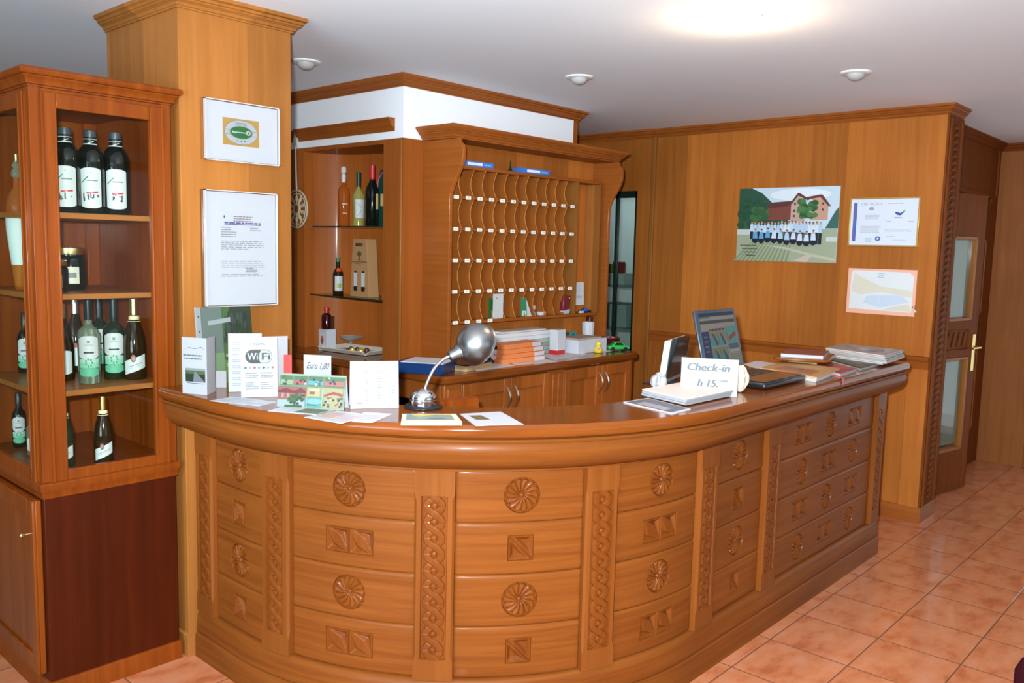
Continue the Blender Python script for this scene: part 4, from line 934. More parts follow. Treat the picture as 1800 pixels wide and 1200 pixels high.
card('price_card', 'small white card handwritten Euro 1,00 behind the picture card', 'card', (534, 699), (582, 702), 623, lambda q: q.text('Euro 1,00', .10, .66, .78, (70, 74, 80), .17, .3))
flat_sheet('flyer', 'white glossy flyer flat in front of the picture card', 'flyer', [(471, 722), (563, 729), (600, 719), (500, 714)], 1.1, .0012, lambda q: (q.rect(.45, .1, .9, .8, (120, 120, 96)), q.rect(.08, .1, .4, .9, (214, 218, 222))))
flat_sheet('flyer', 'flyer with pale pink pictures, its corner over the counter edge below the calendar', 'flyer', [(534, 733), (600, 744), (655, 729), (590, 721)], 1.1, .0012, lambda q: (q.rect(.05, .1, .95, .9, (214, 206, 206)), q.rect(.1, .2, .5, .8, (206, 176, 172)), q.rect(.55, .3, .9, .7, (216, 190, 196))))
flat_sheet('flyer', 'plain white flyer lying flat just below the desk calendar', 'flyer', [(618, 741), (655, 742), (690, 727), (640, 724)], 1.1, .0014, lambda q: q.lines(.1, .9, .2, .8, 5, (214, 190, 196), .4, 3))
def d_cal(q):
    for k in range(15): q.lines(.30, .38, .16+.045*k, .19+.045*k, 1, (140, 146, 160), .4, k); 
    for k in range(14): q.lines(.55, .66, .16+.045*k, .19+.045*k, 1, (136, 142, 158), .4, k+30)
    q.lines(.12, .27, .10, .135, 1, (214, 90, 80), .9, 9); q.lines(.30, .44, .10, .14, 1, (232, 170, 160), .6, 5); q.lines(.62, .8, .1, .15, 2, (200, 210, 220), .4, 6); q.lines(.86, .92, .3, .5, 4, (150, 180, 220), .5, 8)
t, a, b, up, n = card('desk_calendar', 'white spiral desk calendar standing on the counter beside the lamp', 'calendar', (616, 719), (701, 717), 636, d_cal, lean=.16, th=.003, foot=.07)
m = MB()
for k in range(26):
    c = a+up*.985+(b-a)*((k+.5)/26); m.tube([c+n*.004*math.cos(x)+Vector((0,0,.004))*math.sin(x)*1.1 for x in [i*PI/4 for i in range(8)]], .0005, 5)
m.build('spiral_binding', mat('red_wire', rgb(196, 84, 80), .4), t, True)
flat_sheet('booklet', 'thick cream booklet with a yellow landscape cover in front of the lamp', 'booklet', [(705, 741), (812, 741), (801, 727), (707, 727)], 1.1, .012, lambda q: (q.rect(.08, .2, .9, .9, (150, 160, 150)), q.poly([(.3, .6), (.6, .85), (.9, .8), (.9, .9), (.1, .9)], (222, 190, 76)), q.rect(.08, .65, .2, .9, (110, 170, 190)), q.lines(.45, .75, .3, .4, 1, (90, 100, 110), .7, 4)), m=mat('cream_paper', rgb(232, 226, 190), .6))
flat_sheet('leaflet', 'white square leaflet with a tiny brown picture to the right of the booklet', 'leaflet', [(836, 748), (920, 745), (880, 723), (808, 727)], 1.1, .0015, lambda q: q.poly([(.18, .45), (.48, .42), (.42, .78), (.14, .8)], (120, 104, 72)))

# ---- desk lamp
LB = P(744, 716, 2, 1.1)
DL = thing('desk_lamp', 'small chrome gooseneck desk lamp with dome shade on the counter', 'lamp', LB)
MB().lathe((0, 0, 0), [(.062, 0), (.067, .003), (.067, .006), (.058, .012), (0, .012)], 40).build('foot', BLACKP, DL)
MB().lathe((0, 0, .012), [(.046, 0), (.047, .004), (.047, .016), (.0445, .017), (.0455, .021), (.043, .032), (.034, .044), (.020, .051), (.008, .054), (0, .054)], 40).build('base_dome', CHROME, DL)
RH_ = Vector((RT.x, RT.y, 0)).normalized(); FH = Vector((fw.x, fw.y, 0)).normalized(); ZZ = Vector((0, 0, 1))
def LP(px, py, dd=0):
    """offset from the lamp foot for a photo point, at the foot's depth"""
    dep = (LB-CAM).dot(fw); v = CAM+ray(px, py)*(dep+dd)-LB; return v
nk = [LP(744, 696), LP(747, 684), LP(753, 668), LP(762, 650), LP(772, 638), LP(782, 630), LP(793, 625)]
sm = []
for i in range(len(nk)-1):
    p0, p1, p2, p3 = nk[max(i-1, 0)], nk[i], nk[i+1], nk[min(i+2, len(nk)-1)]
    for k in range(5): t_ = k/5; sm.append(.5*((2*p1)+(p2-p0)*t_+(2*p0-5*p1+4*p2-p3)*t_**2+(3*p1-p0-3*p2+p3)*t_**3))
sm.append(nk[-1]); sm = [LP(744, 701)]+sm
MB().tube(sm, .0062, 12).build('gooseneck', CHROME, DL)
MB().tube([sm[0]-ZZ*.004, sm[0]+ZZ*.008], .011, 14).build('neck_joint', CHROME, DL)
sc_ = LP(838, 604, .03); ax_ = (RT*.42+UP*.30+fw*.86).normalized(); st = LP(792, 626); sk = (sc_-st).normalized()
MB().lathe(st-sk*.004, [(0, -.002), (.017, 0), (.020, .004), (.021, .022), (.026, .030), (.033, .052), (.036, .060)], 26, axis=sk).build('socket', STEEL, DL)
R_ = .073; pf = [(R_*math.sin(a), -R_*math.cos(a)) for a in [i*PI/2/14 for i in range(15)]]+[(R_*1.0, .010), (R_*1.035, .014), (R_*1.0, .0145)]+[(R_*.97*math.sin(a), -R_*.97*math.cos(a)) for a in [PI/2-i*PI/2/14 for i in range(15)]]
axd = (RT*.62-UP*.34+fw*.70).normalized()
MB().lathe(sc_, pf, 48, axis=axd).build('shade', STEEL, DL)
MB().lathe(sc_, [(0, -.03), (.012, -.03), (.024, -.008), (.026, .004), (.018, .018), (0, .022)], 20, axis=axd).build('bulb', mat('frosted_bulb', rgb(230, 230, 226), .4), DL)

# ---- check-in area
flat_sheet('magazine', 'thin glossy magazine with white border lying under the leaflet stack', 'magazine', [(1182, 726), (1214, 718), (1140, 699), (1096, 706)], 1.1, .004, lambda q: (q.rect(.03, .04, .95, .96, (110, 114, 122)), q.rect(.1, .2, .5, .8, (176, 168, 176))))
LFb = [P(1206, 715, 2, 1.1), P(1290, 697, 2, 1.1), P(1214, 681, 2, 1.1), P(1128, 697, 2, 1.1)]
t = thing('leaflet_stack', 'neat stack of white and pale pink leaflets in front of the check-in sign', 'stack of leaflets', (base_of(LFb).x, base_of(LFb).y, 1.1045))
for k in range(6):
    c = base_of(LFb); c.z = 0; rr = random.Random(k); o = Vector((rr.uniform(-.004, .004), rr.uniform(-.004, .004), 0)); z = 1.1045+k*.0042
    MB().prism([((p.x, p.y, z)) for p in [Vector((q.x, q.y, 0))*.99+c*.01+o for q in LFb]], (0, 0, .0038)).build('leaflet', PAPER if k < 5 else mat('pink_paper', rgb(240, 212, 204), .6), t, True, smooth=False)
CA, CB = P(1207, 693, 2, 1.1), P(1303, 699, 2, 1.1)
CA = CB+(CA-CB).normalized()*.215; CA.y += .018; CB.y += .018
def d_check(q): q.text('Check-in', .10, .66, .74, (120, 132, 138), .20, .2, .0018); q.text('h 15.', .30, .23, .35, (120, 132, 138), .20, .2, .0018); q.text('oo', .70, .37, .12, (130, 142, 148), .07, .1, .0004)
card('check_in_sign', 'white card reading Check-in h 15 standing at the counter edge', 'sign', CA, CB, 628, d_check, lean=.05, th=.002, foot=.05)
def crumple(name, label, cat, c, r, h, m, seed, n=5, group=None):
    rr = random.Random(seed); t = thing(name, label, cat, c, 0, group); mb = MB()
    bm = bmesh.new(); bmesh.ops.create_icosphere(bm, subdivisions=3, radius=1)
    for v in bm.verts:
        k = 1+.20*math.sin(5*v.co.x+seed)*math.cos(7*v.co.y)+rr.uniform(-.07, .07); v.co = Vector((v.co.x*r*k, v.co.y*r*k, max(0, (v.co.z*.5+.5)*h*(1+(k-1)*.35))))
    mb.add([v.co.copy() for v in bm.verts], [tuple(v.index for v in f.verts) for f in bm.faces]); bm.free(); mb.build('body', m, t, smooth=False); return t
p = P(1158, 688, 2, 1.1); p.z = 1.1; crumple('paper_tissue', 'crumpled white paper tissue to the left of the check-in sign', 'tissue', p, .030, .075, PAPER, 3)
p = P(1316, 690, 2, 1.1)+Vector((-.02, .03, 0)); p.z = 1.1; crumple('dried_flowers', 'bunch of pale crumpled paper flowers peeking out behind the check-in sign', 'flowers', p, .030, .11, mat('pale_flower', rgb(214, 200, 176), .8), 5)
# laptop facing the guests
LPT = thing('laptop', 'open black laptop showing a colourful web page behind the check-in sign', 'laptop', (3.41, 1.68, 1.1))
lb = MB().box((3.21, 1.53, 1.104), (3.60, 1.80, 1.130)); lb.build('base', BLACKP, LPT, True, bevel=.009)
MB().box((3.225, 1.545, 1.1305), (3.585, 1.785, 1.1335)).build('keyboard_deck', mat('deck_wood_reflection', rgb(56, 42, 38), .15, coat=.5), LPT, True, bevel=.001)  # brown of the wood mirrored in the dark deck, put into its colour
kb = MB()
for j in range(5):
    for i in range(14): kb.box((3.24+i*.0236, 1.66+j*.0225, 1.134), (3.24+i*.0236+.020, 1.66+j*.0225+.019, 1.1362))
kb.build('keys', BLACKP, LPT, True, smooth=False)
s0 = P(1302, 640, 1, 1.815); sT = P(1291, 541, 1, 1.885); s1 = P(1220, 546, 1, 1.885)
A = Vector((s1.x+.004, 1.815, 1.128)); B = Vector((sT.x, 1.815, 1.128)); upv = Vector((0, .07, sT.z-1.128)); nn = (B-A).cross(upv).normalized()
MB().obox(A-nn*0, B-A, upv, -nn*.016).build('screen_lid', mat('navy_bezel', rgb(44, 58, 74), .3, coat=.3), LPT, True, bevel=.008)
def d_web(q):
    q.rect(0, 0, 1, 1, (178, 172, 156)); q.rect(0, .93, 1, 1, (34, 58, 92)); q.rect(0, .90, .3, .93, (120, 130, 140)); q.rect(0, .80, 1, .86, (84, 78, 74)); q.rect(0, .1, .2, .66, (44, 56, 106)); q.rect(.22, .66, .66, .70, (58, 64, 110))
    for k in range(4): q.rect(.24+.1*k, .665, .29+.1*k, .695, (222, 76, 70)); q.rect(.04, .28+.09*k, .13, .30+.09*k, (150, 156, 190))
    for r_ in range(2):
        for c_ in range(2):
            u, v = .22+.22*c_, .38-.30*r_; q.rect(u, v, u+.21, v+.27, (150, 150, 118)); q.poly([(u, v), (u, v+.16), (u+.08, v+.13), (u+.13, v+.02), (u+.10, v)], (78, 168, 168)); q.poly([(u+.08, v+.15), (u+.12, v+.2), (u+.2, v+.03), (u+.14, v)], (52, 92, 122)); q.ell(u+.08, v+.2, .02, .03, (60, 70, 70), 8)
    q.rect(.70, .42, .98, .72, (96, 176, 164)); q.poly([(.72, .52), (.94, .62), (.96, .55), (.74, .45)], (176, 66, 72)); q.rect(.70, .30, .98, .39, (70, 110, 140)); q.rect(.70, .24, .98, .27, (210, 208, 196)); q.lines(.7, .98, .04, .2, 4, (150, 130, 110), .3, 4)
scr = mat('screen_glow', (0, 0, 0, 1), .2)
w_ = B-A; q = QPic([A+w_*.07+upv*.10, B-w_*.07+upv*.10, B-w_*.07+upv*.95, A+w_*.07+upv*.95], nn); d_web(q); q.build('display', LPT)
# side-on monitor with white casing
m0 = P(1180, 689, 2, 1.1)+Vector((.02, .05, 0)); m0.z = 1.106
MN = thing('monitor', 'slim white-cased flat monitor seen almost edge-on behind the check-in sign', 'monitor', m0)
dr = Vector((math.cos(math.radians(16)), math.sin(math.radians(16)), 0)); nr_ = Vector((dr.y, -dr.x, 0)); hh_ = zat(m0, 603)-m0.z
up_ = Vector((0, 0, hh_))+dr*.08; ux = up_.normalized()
MB().obox(m0+ux*.02, dr*.30, up_-ux*.02, -nr_*.026).build('casing', mat('white_casing', rgb(226, 228, 230), .35), MN, True, bevel=.003)
MB().obox(m0+ux*.02+nr_*.001, dr*.30, up_-ux*.02, -nr_*.0008).build('bezel', mat('grey_bezel', rgb(120, 124, 130), .3), MN, True)
MB().obox(m0+dr*.012+ux*.036+nr_*.003, dr*.276, up_*.86, -nr_*.002).build('display', mat('dark_screen', rgb(34, 46, 44), .12, coat=.5), MN, True)
MB().obox(m0+dr*.10-ZZ*.006, dr*.10, Vector((0, 0, .035)), -nr_*.06).box((m0.x+.06, m0.y+.02, 1.1005), (m0.x+.22, m0.y+.14, 1.106)).build('stand', BLACKP, MN, True)
INK = .7; PAPER = mat('dull_paper', rgb(184, 185, 190), .6)
# ---- literature at the right end of the counter
def pile(name, label, cat, px4, z, n, th, mts, group=None, jit=.004, draw=None, part='sheet'):
    c4 = [P(x, y, 2, z) for x, y in px4]; c = base_of(c4); t = thing(name, label, cat, (c.x, c.y, z), 0, group); rr = random.Random(len(label)); zz = z
    for k in range(n):
        o = Vector((rr.uniform(-jit, jit), rr.uniform(-jit, jit), 0)); ps = [Vector((q.x, q.y, 0))+o for q in c4]
        MB().prism([(p.x, p.y, zz+.0002) for p in ps], (0, 0, th-.0006)).build(part, mts[k % len(mts)], t, True, smooth=False); zz += th
    if draw:
        ps = [Vector((p.x, p.y, zz-.0002)) for p in ps]
        if (ps[1]-ps[0]).cross(ps[3]-ps[0]).z < 0: ps = [ps[1], ps[0], ps[3], ps[2]]
        q = QPic(ps, (0, 0, 1)); draw(q); q.build('print', t)
    return t, zz
ORG = mat('orange_cover', rgb(214, 150, 92), .35, coat=.3); CRM = mat('cream_cover', rgb(226, 212, 186), .5); RDC = mat('red_cover', rgb(178, 44, 44), .4, coat=.3); DKC = mat('dark_green_cover', rgb(84, 80, 52), .4); GRC = mat('grey_magazine', rgb(180, 184, 186), .5)
pile('magazine_pile', 'low pile of orange-covered brochures next to the laptop', 'magazines', [(1436, 672), (1476, 656), (1385, 642), (1336, 654)], 1.1, 4, .006, [PAPER, CRM, PAPER, ORG], draw=lambda q: (q.rect(.0, .0, 1, 1, (216, 160, 100)), q.rect(.1, .15, .5, .8, (190, 110, 60)), q.rect(.6, .2, .9, .7, (222, 184, 130)), q.rect(.3, .4, .45, .7, (120, 80, 50))))
pile('magazine_pile', 'thin magazines with red cover between the orange brochures and the dark magazine', 'magazines', [(1478, 661), (1506, 652), (1420, 635), (1392, 643)], 1.1, 3, .005, [GRC, PAPER, RDC], draw=lambda q: (q.rect(0, 0, 1, 1, (178, 44, 44)), q.rect(.55, .1, .95, .5, (200, 80, 60))))
pile('magazine', 'large dark olive magazine at the far right of the counter', 'magazine', [(1514, 650), (1562, 636), (1500, 622), (1448, 632)], 1.1, 2, .006, [GRC, DKC], draw=lambda q: (q.rect(0, 0, 1, 1, (88, 82, 54)), q.rect(.2, .2, .5, .6, (150, 120, 80)), q.rect(.6, .3, .9, .6, (60, 54, 40))))
MGC = [GRC, mat('mag_pink', rgb(206, 180, 172), .5), mat('mag_grey', rgb(160, 168, 172), .5), PAPER, mat('mag_tan', rgb(190, 168, 146), .5)]
z1_ = 1.1125; c4 = [P(1556, 645, 2, 1.1), P(1588, 634, 2, 1.1), P(1480, 622, 2, 1.1), P(1452, 630, 2, 1.1)]
for k, lb in enumerate(['bottom', 'second', 'third', 'fourth', 'fifth', 'sixth', 'topmost']):
    rr = random.Random(k*3+1); o = Vector((rr.uniform(-.02, .012), rr.uniform(-.012, .012), 0)); th = .0066; c = base_of(c4)
    t = thing('magazine', 'grey magazine in the tall pile at the right end of the counter, %s from below' % lb if lb not in ('bottom', 'topmost') else 'grey magazine in the tall pile at the right end of the counter, %s' % lb, 'magazine', (c.x, c.y, z1_), 0, 'tall magazine pile')
    ps = [Vector((p.x, p.y, 0))+o for p in c4]; MB().prism([(p.x, p.y, z1_+.0002) for p in ps], (0, 0, th-.0006)).build('pages', MGC[k % 5], t, True, smooth=False)
    q = QPic([Vector((p.x, p.y, z1_+th-.0004)) for p in (ps if (ps[1]-ps[0]).cross(ps[3]-ps[0]).z > 0 else [ps[1], ps[0], ps[3], ps[2]])], (0, 0, 1)); q.rect(0, 0, 1, 1, ((186, 170, 160), (196, 190, 186))[k % 2])
    for _ in range(8): a_, b_ = rr.random()*.8, rr.random()*.8; q.rect(a_, b_, a_+.15, b_+.15, rr.choice([(150, 120, 110), (206, 170, 150), (120, 124, 120), (220, 220, 214)]))
    q.build('cover', t); z1_ += th
# wooden board on a box, with a red-covered book
b4 = [P(1458, 634, 2, 1.15), P(1470, 622, 2, 1.15), P(1378, 616, 2, 1.15), P(1357, 628, 2, 1.15)]
bc = base_of(b4); t = thing('wooden_board', 'rounded wooden board raised on a small olive box, holding the red book', 'board', (bc.x, bc.y, 1.15))
def rnd(c4, r, z, th, mb):
    pts = []
    for i, p in enumerate(c4):
        a = c4[i-1]; b = c4[(i+1) % 4]; d1 = (a-p).normalized()*r; d2 = (b-p).normalized()*r
        for k in range(6): u = k/5; q = (p+d1)*(1-u)**2+p*2*u*(1-u)+(p+d2)*u*u; pts.append((q.x, q.y, z))
    return mb.prism(pts, (0, 0, th))
rnd(b4, .04, 1.138, .014, MB()).build('board', TOPW, t, True, bevel=.004)
cI = [bc+(p-bc)*.5 for p in b4]; t = thing('box', 'small olive cardboard box under the wooden board', 'box', (bc.x, bc.y, 1.1))
MB().prism([(p.x, p.y, 1.1005) for p in cI], (0, 0, .037)).build('body', mat('olive_card', rgb(166, 124, 52), .6), t, True, smooth=False)
r4 = [bc+(p-bc)*.74 for p in b4]; t = thing('book', 'white book with dark red cover on the wooden board', 'book', (bc.x, bc.y, 1.1525))
MB().prism([(p.x, p.y, 1.1525) for p in r4], (0, 0, .014)).build('pages', PAPER, t, True, smooth=False); MB().prism([(p.x, p.y, 1.1667) for p in [bc+(p-bc)*.76 for p in b4]], (0, 0, .0015)).build('cover', mat('dark_red_cover', rgb(130, 46, 34), .35), t, True, smooth=False)
flat_sheet('sheet', 'white sheet lying behind the orange brochures', 'sheet of paper', [(1345, 652), (1378, 640), (1330, 634), (1306, 640)], 1.1, .001)
t = thing('ribbon', 'short red ribbon hanging over the counter edge from the magazines', 'ribbon', P(1483, 652, 2, 1.1)); e_ = P(1483, 655, 1, 1.4435); MB().box((e_.x-.012, 1.4425, 1.075), (e_.x+.012, 1.4438, 1.112)).box((e_.x-.012, 1.4425, 1.1105), (e_.x+.012, 1.50, 1.112)).build('strip', RDC, t, True)

INK = 1.0; PAPER = mat('white_paper', rgb(196, 197, 202), .6)
# ================================================================= THINGS ON THE BACK CABINET
def bx(name, label, cat, px, z, size, rot, m, group=None, parts=None, bev=.002):
    """box whose nearest bottom corner shows at px; size = along x', y', z"""
    p = P(px[0], px[1], 2, z) if not isinstance(px, Vector) else px; p.z = z; t = thing(name, label, cat, p, math.radians(rot), group)
    MB().box((0, 0, .0005), size).build('body', m, t, bevel=bev, smooth=False)
    for nm, a, b, mm in (parts or []): MB().box(a, b).build(nm, mm, t, smooth=False)
    return t
BLUE = mat('blue_binder', rgb(6, 46, 96), .35, coat=.1); PG = mat('page_edges', rgb(214, 214, 218), .7)
bx('ring_binder', 'dark blue ring binder lying on the back cabinet corner', 'binder', (803, 650), 1.0, (.27, .22, .055), 118, BLUE, parts=[('pages', (.006, .004, .0555), (.235, .21, .058), PG)])
bx('book', 'thick beige book with dark cover lying just right of the blue binder', 'book', (820, 654), 1.0, (.25, .17, .032), 12, mat('beige_pages', rgb(206, 176, 130), .6), parts=[('cover', (-.004, -.004, .032), (.254, .175, .036), BLACKP)])
t = thing('desk_clock', 'small black desk clock with a white dial beside the orange books', 'clock', P(872, 640, 2, 1.0)+Vector((0, .03, 0))); t.location.z = 1.0
MB().box((-.05, 0, .0005), (.05, .05, .10)).build('case', BLACKP, t, bevel=.008); MB().lathe((.012, -.001, .05), [(.030, 0), (.030, .003), (0, .003)], 28, axis=(0, -1, 0)).build('dial', PAPER, t); MB().lathe((.012, -.0045, .05), [(.004, 0), (.004, .002), (0, .002)], 10, axis=(0, -1, 0)).build('hub', RED, t)
OR2 = mat('orange_spine', rgb(224, 130, 74), .45)
p0 = P(884, 641, 2, 1.0)
for k, (w, d, h) in enumerate([(.36, .12, .026), (.36, .12, .026), (.35, .115, .026), (.34, .115, .028)]):
    t = thing('book', ['orange-spined book at the bottom of the orange stack', 'orange-spined book second from the bottom of the orange stack', 'orange-spined book third from the bottom of the orange stack', 'orange-spined book on top of the orange stack'][k], 'book', (p0.x+.01*k, p0.y+.01, 1.0+sum([.0265, .0265, .0265, .028][:k])), math.radians(2*k-2), 'orange book stack')
    MB().box((0, 0, .0003), (w, d, h)).build('block', OR2, t, bevel=.002, smooth=False); MB().box((w-.09, -.0008, .002), (w-.004, .002, h-.002)).build('label', PAPER, t, smooth=False)
p1 = P(888, 612, 2, 1.0); p1 = Vector((3.62, 3.395, 1.0))
for k in range(6):
    t = thing('book', 'grey binder in the grey stack behind the orange books, layer %s' % ['one from below', 'two from below', 'three from below', 'four from below', 'five from below', 'at the top'][k], 'binder', (p1.x+.008*(k % 2), p1.y, 1.0+k*.024), math.radians((k % 3)*1.2), 'grey binder stack')
    MB().box((0, 0, .0003), (.50, .125, .0235)).build('block', mat('grey_green_book', rgb(164, 174, 166), .6) if k < 4 else PG, t, bevel=.001, smooth=False)
bx('sheet_stack', 'stack of white and yellowish sheets on top of the grey binders', 'sheets of paper', Vector((3.66, 3.40, 0)), 1.1445, (.42, .115, .010), 3, mat('mixed_paper', rgb(214, 206, 196), .7))
bx('paper_box', 'white upright box with red foot standing right of the orange books', 'box', Vector((4.045, 3.30, 0)), 1.0, (.085, .06, .155), 3, PAPER, parts=[('red_foot', (-.001, -.001, .001), (.080, .061, .028), RED)])
bx('box', 'pale open cardboard box of papers near the middle of the back cabinet', 'box', Vector((4.19, 3.25, 0)), 1.0, (.30, .21, .085), 0, mat('pale_card', rgb(196, 198, 208), .6), parts=[('papers', (.02, .02, .085), (.27, .19, .094), mat('brownish_papers', rgb(170, 148, 130), .7))])
TEAL = mat('teal_plastic', rgb(40, 140, 140), .4)
t = thing('tape_dispenser', 'dark green tape dispenser with teal roll near the key rack side', 'tape dispenser', (4.40, 3.512, 1.0)); MB().box((-.06, -.03, .0005), (.06, .03, .10)).build('body', mat('dark_green_plastic', rgb(30, 76, 64), .4), t, bevel=.01); MB().lathe((.02, -.0305, .085), [(.032, 0), (.032, .012), (.014, .012), (.014, 0)], 24, axis=(0, -1, 0)).build('roll', TEAL, t)
t = thing('pen_holder', 'white paper-wrapped pen holder with a shiny pen on the back cabinet', 'pen holder', (4.55, 3.45, 1.0)); MB().lathe((0, 0, .0005), [(.035, 0), (.040, .11), (.042, .17), (.036, .17), (.03, .02), (0, .02)], 12).build('holder', PAPER, t, smooth=False); MB().tube([(0, 0, .03), (.004, -.01, .205)], .006).build('pen', CHROME, t)
bx('notebook', 'narrow dark brown notebook standing upright beside the pen holder', 'notebook', Vector((4.60, 3.47, 0)), 1.0, (.02, .06, .20), -20, mat('dark_brown_cover', rgb(72, 24, 22), .5))
p = P(1012, 615, 2, 1.0); t = thing('toy', 'small shiny yellow toy figure on the back cabinet', 'toy', (4.36, 3.22, 1.0)); YL = mat('yellow_plastic', rgb(232, 196, 60), .3, coat=.4)
MB().lathe((0, 0, .0), [(0, 0), (.026, .002), (.030, .016), (.022, .034), (.014, .042), (.018, .052), (.016, .066), (0, .072)], 20).build('body', YL, t); MB().lathe((-.02, -.018, .03), [(0, -.01), (.011, 0), (0, .01)], 12).build('wing', PAPER, t)
t = thing('basket', 'dark red woven basket at the right end of the back cabinet', 'basket', (4.60, 3.31, 1.0)); MRN = mat('dark_red_basket', rgb(96, 20, 30), .4, coat=.3, bump=.6)
m = MB()
for k in range(7): m.lathe((0, 0, .004+k*.011), [(.05+.003*k, -.005), (.058+.003*k, 0), (.05+.003*k, .005)], 20)
m.lathe((0, 0, 0), [(.0, .0005), (.052, .0005), (.066, .078), (.060, .078), (.048, .006), (0, .006)], 20).build('bowl', MRN, t)
m = MB()
for k in range(7): a_ = k*2*PI/7; m.lathe((.03*math.cos(a_), .03*math.sin(a_), .066), [(0, -.014), (.013, 0), (0, .014)], 10)
m.build('sweets', mat('cream_sweets', rgb(200, 160, 140), .5), t); t['label'] = 'dark red woven basket of wrapped sweets at the right end of the back cabinet'
GRN = mat('green_paint', rgb(36, 176, 70), .3, coat=.5)
t = thing('toy_car', 'bright green toy car at the far end of the back cabinet', 'toy car', (4.56, 3.21, 1.0), math.radians(-38)); t.scale = (.95, .95, .95)
prof = [(-.075, .012), (-.075, .032), (-.05, .038), (-.025, .062), (.022, .062), (.045, .038), (.075, .032), (.075, .012)]
MB().prism([(x, -.032, z) for x, z in prof], (0, .064, 0)).build('body', GRN, t, bevel=.006); MB().prism([(x*.9, -.0335, z) for x, z in [(-.04, .040), (-.024, .058), (.018, .058), (.036, .040)]], (0, .067, 0)).build('windows', BLACKP, t)
for x in (-.045, .045):
    for y in (-.034, .022): MB().lathe((x, y, .0145), [(.0145, 0), (.0145, .012), (0, .012)], 16, axis=(0, 1, 0)).build('wheel', BLACKP, t)
for px4, lb in (([(838, 652), (905, 642), (872, 633), (820, 640)], 'loose white sheet in front of the beige book on the back cabinet'), ([(905, 641), (975, 635), (945, 626), (890, 634)], 'loose white sheet in front of the orange books'), ([(975, 632), (1036, 622), (1000, 616), (950, 624)], 'loose cream sheet in front of the pale box'), ([(1052, 620), (1108, 611), (1080, 607), (1030, 612)], 'loose white sheet in front of the toy car')):
    flat_sheet('sheet', lb, 'sheet of paper', px4, 1.0, .0015, lambda q: q.lines(.1, .9, .2, .8, 5, (190, 186, 190), .3, 3), m=mat('dim_paper', rgb(216, 208, 206), .6))
# ---- key rack contents
def rackbox(u, lb):
    t = thing('box', lb, 'box', (u, 3.44, 2.0952), math.radians(-3)); MB().box((0, 0, .0005), (.25, .095, .030)).build('body', mat('blue_box', rgb(52, 112, 196), .35, coat=.2), t, bevel=.001, smooth=False)
    q = Pic((0, 0, 0), (1, 0, 0), (0, 0, 1), .25, .030); q.lines(.2, .65, .25, .8, 1, (226, 234, 246), .9, 3, .02); q.lines(.7, .92, .3, .7, 1, (120, 170, 226), .8, 4); q.build('print', t, True)
rackbox(3.33, 'flat blue box on top of the key rack, the left one'); rackbox(3.83, 'flat blue box on top of the key rack, the right one')
t = thing('tower_model', 'tiny dark green tower figurine between the two blue boxes', 'figurine', (3.755, 3.46, 2.0952)); MB().lathe((0, 0, 0), [(.018, 0), (.018, .004), (.011, .010), (.009, .018), (.005, .03), (.002, .065), (0, .07)], 4).build('tower', mat('dark_bronze', rgb(58, 62, 36), .4, .4), t, smooth=False)
def leaf(name, lb, cat, u, v, z, w, h, th, rz, m, lean=0, extra=None):
    t = thing(name, lb, cat, (u, v, z), math.radians(rz)); MB().obox((0, 0, .0005), (w, 0, 0), (0, h*math.sin(lean), h*math.cos(lean)), (0, th, 0)).build('body', m, t, smooth=False)
    if extra: q = QPic([Vector((0, 0, .0005))]*0 or [(0, 0, .0005), (w, 0, .0005), (w, h*math.sin(lean), h*math.cos(lean)), (0, h*math.sin(lean), h*math.cos(lean))], (0, -1, 0)); extra(q); q.build('print', t, True)
    return t
z5 = 1.2342
leaf('booklet', 'white booklet standing in a bottom pigeonhole, green one behind it', 'booklet', 3.615, 3.435, z5, .085, .145, .008, 4, PAPER, 0, lambda q: (q.ell(.3, .82, .05, .04, (196, 60, 60)), q.lines(.15, .85, .1, .7, 8, (200, 206, 196), .4, 3)))
leaf('booklet', 'thin dark green booklet behind the white one in a bottom pigeonhole', 'booklet', 3.597, 3.455, z5, .05, .125, .006, 2, mat('dark_green_card', rgb(30, 90, 36), .5))
leaf('leaflet', 'green printed leaflet leaning in a bottom pigeonhole', 'leaflet', 3.875, 3.45, z5, .045, .115, .004, -8, mat('green_card', rgb(50, 118, 78), .5), .1, lambda q: q.rect(.1, .05, .9, .3, (150, 210, 190)))
t = thing('leaflet', 'white triangular folded paper beside the green leaflet', 'leaflet', (3.925, 3.45, z5)); MB().prism([(0, 0, .0005), (.045, 0, .0005), (-.004, 0, .10)], (0, .004, 0)).build('body', PAPER, t, smooth=False)
bx('eraser', 'small white block in the bottom row of pigeonholes', 'eraser', Vector((4.05, 3.45, 0)), z5, (.05, .03, .022), -5, mat('grey_white', rgb(206, 206, 210), .5))
bx('glue_stick', 'small white and blue stick standing in the bottom row of pigeonholes', 'glue stick', Vector((4.03, 3.49, 0)), z5, (.02, .02, .06), 0, PAPER, parts=[('band', (-.001, -.001, .02), (.021, .021, .036), flatc(60, 70, 150))])
t = thing('purse', 'dark red purse tilted in the last bottom pigeonhole', 'purse', (4.265, 3.44, z5), math.radians(6)); MB().prism([(.0, 0, .022), (.075, 0, .030), (.092, 0, .115), (.008, 0, .122)], (0, .03, 0)).build('body', mat('maroon_leather', rgb(110, 26, 38), .35, coat=.3), t, bevel=.005); MB().prism([(.01, 0, .0005), (.075, 0, .0005), (.085, 0, .028), (.0, 0, .020)], (0, .025, 0)).build('lining', mat('pale_blue_cloth', rgb(180, 190, 206), .6), t, bevel=.002); MB().lathe((.07, -.001, .10), [(.006, 0), (.004, .004), (0, .005)], 10, axis=(0, -1, 0)).build('stud', CHROME, t)
